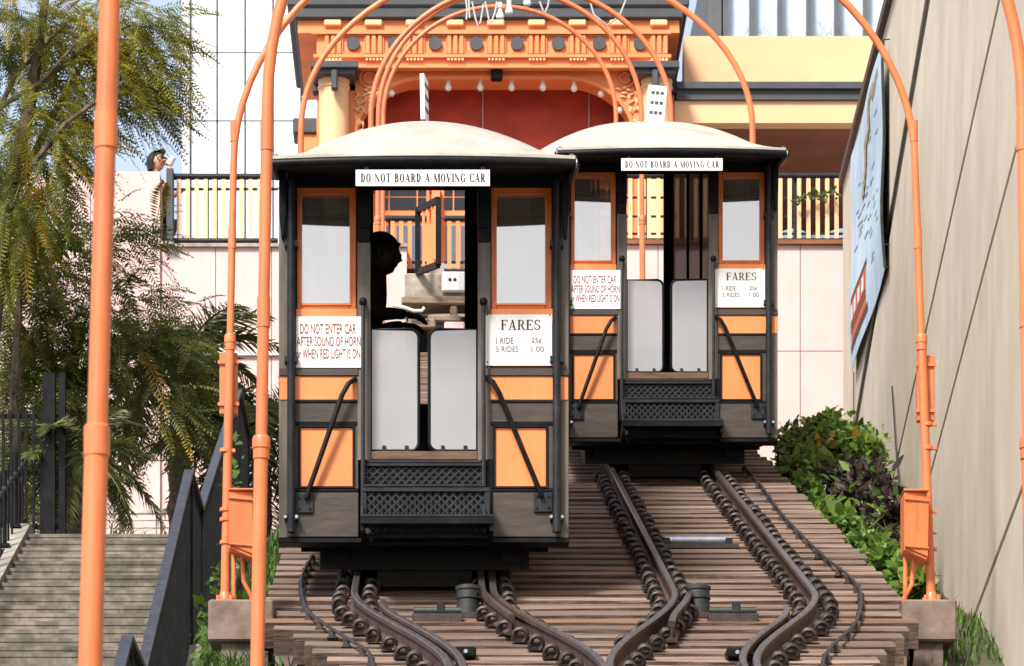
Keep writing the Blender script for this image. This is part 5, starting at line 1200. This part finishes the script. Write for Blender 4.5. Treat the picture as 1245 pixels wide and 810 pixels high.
spec = [(10, 20, DJ, 60, 50, 150, (.1, -.2)), (70, 40, DJ, 60, 50, 170, (.4, -.3)), (140, 25, DJ, 50, 35, 110, (.8, -.5)), (185, 25, DJ, 28, 25, 55, (1, -.7)), (40, 110, DJ + .5, 60, 55, 150, (.3, -.3)), (115, 95, DJ, 55, 45, 140, (.7, -.4)),
        (175, 85, DJ, 35, 22, 55, (1, -.6)), (60, 170, DJ - .4, 50, 50, 150, (.5, -.5)), (130, 128, DJ, 30, 20, 26, (.9, -.6)), (190, 108, DJ, 22, 12, 24, (1, -.5)), (20, 200, DJ, 50, 50, 120, (.2, -.5)), (40, 250, DJ - .3, 50, 35, 90, (.4, -.7)),
        (70, 225, DJ - .3, 30, 25, 36, (.3, -1)), (5, 290, DJ, 50, 40, 90, (.3, -.6)), (165, 120, DJ, 34, 18, 36, (1, -.5)), (205, 55, DJ, 14, 22, 22, (1, -.7)), (200, 110, DJ, 20, 12, 20, (1, -.4)), (110, 60, DJ + .5, 40, 40, 60, (.5, -.4)), (95, 150, DJ + .4, 30, 26, 40, (.6, -.5))]
p_, d_ = clumps(spec, .70); L_ = NR.uniform(.32, .62, len(p_))
yl = (NR.random(len(p_)) < .13)
quads_mesh('crown', fern_fronds(p_[~yl], d_[~yl], L_[~yl]), 'leaf_jacaranda', jt)
quads_mesh('yellow_leaves', fern_fronds(p_[yl], d_[yl], L_[yl]), 'leaf_yellow', jt)
# darker feathery tree lower down
DK = 39.0
kt = thing('feathery_tree', 'low dark feathery tree hanging over the iron gate at the stair head', 'tree', P(120, 655, DK))
K = lambda x, y, d=0: P(x, y, DK + d)
tr = MB(); tr.tube([K(60, 665), K(62, 560), K(80, 470), K(100, 400)], [.12, .10, .08, .05], 8)
for pts in ([K(80, 470), K(40, 420, -.3), K(10, 370, -.4)], [K(80, 470), K(150, 420, -.4), K(210, 400, -.5)], [K(62, 560), K(110, 500, -.5), K(180, 520, -.7)]): tr.tube(pts, [.05, .035, .015], 6)
tr.build('trunk', 'bark', kt, True)
spec = [(20, 330, DK, 55, 35, 110, (.4, -.3)), (90, 320, DK, 55, 30, 90, (.6, -.3)), (160, 300, DK, 40, 25, 34, (1, -.3)), (190, 262, DK + .3, 12, 10, 6, (.6, .3)), (30, 400, DK - .3, 60, 45, 170, (.4, -.5)), (100, 390, DK - .3, 60, 40, 150, (.6, -.5)), (30, 470, DK, 60, 45, 190, (.3, -.5)),
        (100, 455, DK - .3, 60, 40, 170, (.5, -.5)), (165, 430, DK - .3, 45, 30, 80, (.9, -.5)), (205, 480, DK - .5, 40, 35, 70, (.9, -.6)), (30, 540, DK + .4, 50, 30, 100, (.2, -.6)), (110, 520, DK, 50, 30, 90, (.5, -.6)), (185, 525, DK - .3, 24, 22, 24, (.8, -.5)), (20, 600, DK + .8, 40, 40, 60, (.2, -.6)), (205, 390, DK - .2, 24, 22, 30, (1, -.4)), (228, 450, DK - .2, 20, 30, 34, (1, -.5)), (170, 360, DK, 30, 22, 36, (.9, -.4)), (130, 270, DK + .2, 26, 18, 22, (.7, -.2))]
p_, d_ = clumps(spec, .74); L_ = NR.uniform(.38, .72, len(p_)); yl = NR.random(len(p_)) < .05; lg = (NR.random(len(p_)) < .18) & ~yl; dk = ~yl & ~lg
quads_mesh('crown', fern_fronds(p_[dk], d_[dk], L_[dk]), 'leaf_dark', kt)
quads_mesh('olive_leaves', fern_fronds(p_[lg], d_[lg], L_[lg]), 'leaf_jacaranda', kt); quads_mesh('yellow_leaves', fern_fronds(p_[yl], d_[yl], L_[yl]), 'leaf_yellow', kt)  # random share of fronds in a yellower leaf colour
# broad leaved branches mixed in
def leaf_cloud(name, m, parent, centers, n, size, flat=.6, aspect=.34, up=.35):
    V = []
    per_ = n // len(centers)
    for c, r in centers:
        c = np.array(c); r = np.array(r); q = NR.normal(0, 1, (per_, 3)); q /= np.linalg.norm(q, axis=1, keepdims=True); q *= NR.random((per_, 1)) ** .5 * (1 + .6 * NR.random((per_, 1)) ** 4)
        p = c + q * r; a = NR.normal(0, .6, (per_, 3)) + q * .7 + np.array([0, -.25, up]); d, s, nn = basis(a, np.array([-.15, -.65, .75]) + NR.normal(0, .35, (per_, 3)))
        L = (size * NR.uniform(.4, 1.5, per_))[:, None]
        b0 = p; m1 = p + d * L * .35 + s * L * aspect + nn * L * .06; m2 = p + d * L * .35 - s * L * aspect + nn * L * .06; t1 = p + d * L - nn * L * .12
        q1 = p + d * L * .72 + s * L * aspect * .62; q2 = p + d * L * .72 - s * L * aspect * .62
        V.append(np.stack([b0, m1, q1, t1, q2, m2], 1))
    return quads_mesh(name, np.concatenate(V), m, parent, 6)
br = thing('leafy_tree', 'glossy green leafed branch showing between the two feathery trees', 'tree', P(20, 655, DK - .8))
MB().tube([P(22, 668, DK - .8), P(18, 480, DK - .8), P(24, 360, DK - .8), P(40, 280, DK - .8)], [.07, .06, .03, .012], 7).build('trunk', 'bark', br, True)
leaf_cloud('leaves', 'leaf_green', br, [(P(10, 270, DK - .8), (.42, .3, .25)), (P(70, 285, DK - .8), (.30, .25, .2)), (P(25, 320, DK - .8), (.4, .3, .2))], 620, .12, aspect=.22, up=-.4)
# palms: every frond its own part
def palm_frond_mesh(L, n, ll, drop, seed):
    r = random.Random(seed); m_ = MB(); pts = []
    for i in range(n + 1):
        t = i / n; pts.append(Vector((L * t * (1 - .12 * t), 0, L * (.30 * t - drop * t * t))))
    m_.tube(pts[::3], [.022 * (1 - .85 * i / (len(pts[::3]) - 1)) for i in range(len(pts[::3]))], 5)
    for i in range(3, n + 1):
        t = i / n; T_ = (pts[i] - pts[i - 1]).normalized()
        for s in (-1, 1):
            for k in range(2):
                l = ll * math.sin(math.pi * (.12 + .84 * t)) ** .6 * r.uniform(.8, 1.1); d = (T_ * r.uniform(.45, .8) + Vector((0, s * r.uniform(.6, 1), r.uniform(-.5, .35)))).normalized(); w = d.cross(Vector((0, 0, 1))).normalized() * .0075
                a = pts[i]; b = a + d * l * .5; c = a + d * l - Vector((0, 0, .22 * l)); m_.add([a - w * .6, a + w * .6, b + w, c, b - w], [(0, 1, 2, 3, 4)])
    return m_
pal_meshes = [proto(palm_frond_mesh(1.15 + .15 * k, 30, .34, .62 + .12 * k, k), 'leaf_palm') for k in range(3)]
def palm(label, px, py, D, foot_py, n, sc, tr_r):
    c = P(px, py, D); t = thing('palm_tree', label, 'palm', P(px, foot_py, D))
    m_ = MB(); H = c.z - P(px, foot_py, D).z; b = P(px, foot_py, D); prof_ = []
    for i in range(15): prof_ += [(tr_r * (1.0 + .16 * (i % 2) - .25 * i / 15), H * i / 14)]
    m_.lathe(b, prof_, 14); m_.build('trunk', 'palm_bark', t, True)
    for i in range(n):
        a = i * 2.399 + RND.uniform(-.2, .2); e = RND.uniform(-.75, .35) if i % 3 else RND.uniform(.3, .9)
        o = inst(pal_meshes[i % 3], 'frond', c + Vector((math.cos(a) * .05, math.sin(a) * .05, 0)), t, None, (sc * RND.uniform(.85, 1.1),) * 3)
        o.rotation_euler = (RND.uniform(-.3, .3), -e, a)
    return t
palm('shaggy palm with arching fronds behind the black picket fence', 218, 440, 40.5, 720, 22, 1.0, .12)
palm('dark palm partly behind the orange post with the electrical box', 318, 520, 41, 740, 24, 1.05, .12)
palm('stout short palm with a rough trunk at the stair head', 91, 560, 37.4, 672, 20, .72, .16)

# bushes on the right bank
def bush(name, label, m, specs, n, size, stems, aspect=.34, up=.35, extra=None):
    b0 = specs[0]; base = Vector((b0[0][0], b0[0][1], deck_z(b0[0][1]) - .3)); t = thing(name, label, 'bush', base); s_ = MB()
    for (c, r) in specs:
        for k in range(stems):
            e = Vector(c) + Vector((RND.uniform(-1, 1) * r[0] * .7, RND.uniform(-1, 1) * r[1] * .7, RND.uniform(-.2, .8) * r[2])); f = Vector((e.x * .6 + c[0] * .4, e.y * .6 + c[1] * .4, deck_z(e.y) - .32)); s_.tube([f, (f + e) / 2 + Vector((RND.uniform(-.05, .05), 0, 0)), e], [.012, .009, .004], 5)
    s_.build('stems', 'bark', t); leaf_cloud('leaves', m, t, specs, n, size, aspect=aspect, up=up)
    if extra: leaf_cloud('pale_leaves', extra[0], t, specs, extra[1], size, aspect=aspect, up=up)
    return t
def bp(px, py, D, rx, rz, ry=.5): return (P(px, py, D), (rx * D / F, ry, rz * D / F))
bush('leafy_bush', 'bright green broad leafed bush beside the upper railcar and wall', 'leaf_green', [bp(962, 556, 37, 16, 26), bp(985, 545, 36.5, 26, 22), bp(1015, 548, 35.5, 30, 26), bp(1048, 562, 34.5, 24, 28), bp(1003, 524, 36, 14, 10), bp(975, 580, 34, 26, 26), bp(1005, 590, 33, 28, 24), bp(1040, 540, 35, 14, 10)], 7600, .068, 4, .36, extra=('leaf_light', 5600))
bush('purple_bush', 'dark purple leaved bush between the green bushes', 'leaf_purple', [bp(1022, 595, 32.4, 22, 22), bp(1055, 600, 31.2, 26, 24), bp(1050, 640, 29.8, 34, 26), bp(1082, 640, 29.2, 24, 30), bp(1030, 625, 30.5, 20, 22), bp(1095, 670, 28, 14, 16)], 5000, .10, 5, .2, extra=('leaf_green', 1300))
bush('low_bush', 'low green shrub spreading along the right edge of the ties', 'leaf_green', [bp(975, 610, 32.2, 18, 20), bp(995, 635, 30.6, 20, 22), bp(1020, 655, 29.2, 20, 22), bp(1045, 680, 27.7, 24, 18), bp(1075, 690, 26.8, 28, 18), bp(1098, 708, 25.4, 18, 20), bp(1108, 725, 24.4, 12, 12)], 5600, .075, 4, .4, extra=('leaf_light', 1300))
yl_ = leaf_cloud('yellow_leaves', 'leaf_yellow', bpy.data.objects['low_bush'], [bp(1108, 715, 24.3, 8, 8), bp(1000, 560, 34.6, 36, 24)], 90, .09, aspect=.4)
# strap leaves and grass
def blades(pts, h, w, lean=.5):
    n = len(pts); a = NR.uniform(0, 2 * np.pi, n); hh = h * NR.uniform(.5, 1.2, n); d = np.stack([np.cos(a), np.sin(a), np.zeros(n)], 1); s = np.stack([-np.sin(a), np.cos(a), np.zeros(n)], 1) * (w * NR.uniform(.6, 1.2, n))[:, None]
    le = lean * NR.uniform(.2, 1.2, n); z = np.array([0, 0, 1.0])
    m = pts + z * (hh * .6)[:, None] + d * (hh * le * .25)[:, None]; t = pts + z * (hh * (1 - .35 * le))[:, None] + d * (hh * le)[:, None]
    return np.concatenate([np.stack([pts - s, pts + s, m + s * .8, m - s * .8], 1), np.stack([m - s * .8, m + s * .8, t + s * .12, t - s * .12], 1)])
sp = thing('strap_leaf_plant', 'tuft of long strap shaped green leaves under the purple bush', 'plant', P(1045, 690, 27.6))
c = np.array(P(1048, 694, 27.8)); quads_mesh('leaves', blades(c + NR.normal(0, .10, (60, 3)) * np.array([1, 1, .2]), .42, .008, .7), 'leaf_light', sp)
def gpts(n, x0, x1, d0, d1, dz): x = NR.uniform(x0, x1, n); d = NR.uniform(d0, d1, n); return np.stack([x, d, np.array([hill(a, b) for a, b in zip(x, d)]) + dz], 1)
g = quads_mesh('grass', np.concatenate([blades(gpts(6500, -1.62, -1.12, 20, 33, -.03), .26, .008), blades(gpts(1500, -1.78, -.3, 17, 22.8, -.03), .30, .008), blades(gpts(900, 2.7, 3.4, 18.5, 23.2, -.03), .10, .006), blades(gpts(2500, 3.1, 3.7, 23.2, 34, -.03), .14, .008)]), 'grass_blade', None)
tag(g, 'green grass growing along both edges of the track bed', 'grass', kind='stuff')
cv = thing('creeper', 'small green creeper climbing the black picket fence behind the left post', 'plant', (-1.8, 30.5, 5.6))
leaf_cloud('leaves', 'leaf_green', cv, [((-1.8, 30.6, 6.1), (.05, .5, .5)), ((-1.75, 32.2, 7.3), (.05, .5, .7)), ((-1.72, 28.0, 5.4), (.06, .9, .25))], 420, .07, up=-.2)
# dry grass tufts on the landing before the white railing
tf = thing('grass_tuft', 'few dark arching grass blades at the head of the stairs', 'plant', P(150, 672, 37))
c = np.array(P(150, 668, 37)); quads_mesh('blades', blades(c + NR.normal(0, .09, (16, 3)) * np.array([1, 1, .1]), .34, .012, 1.1), 'leaf_dark', tf)
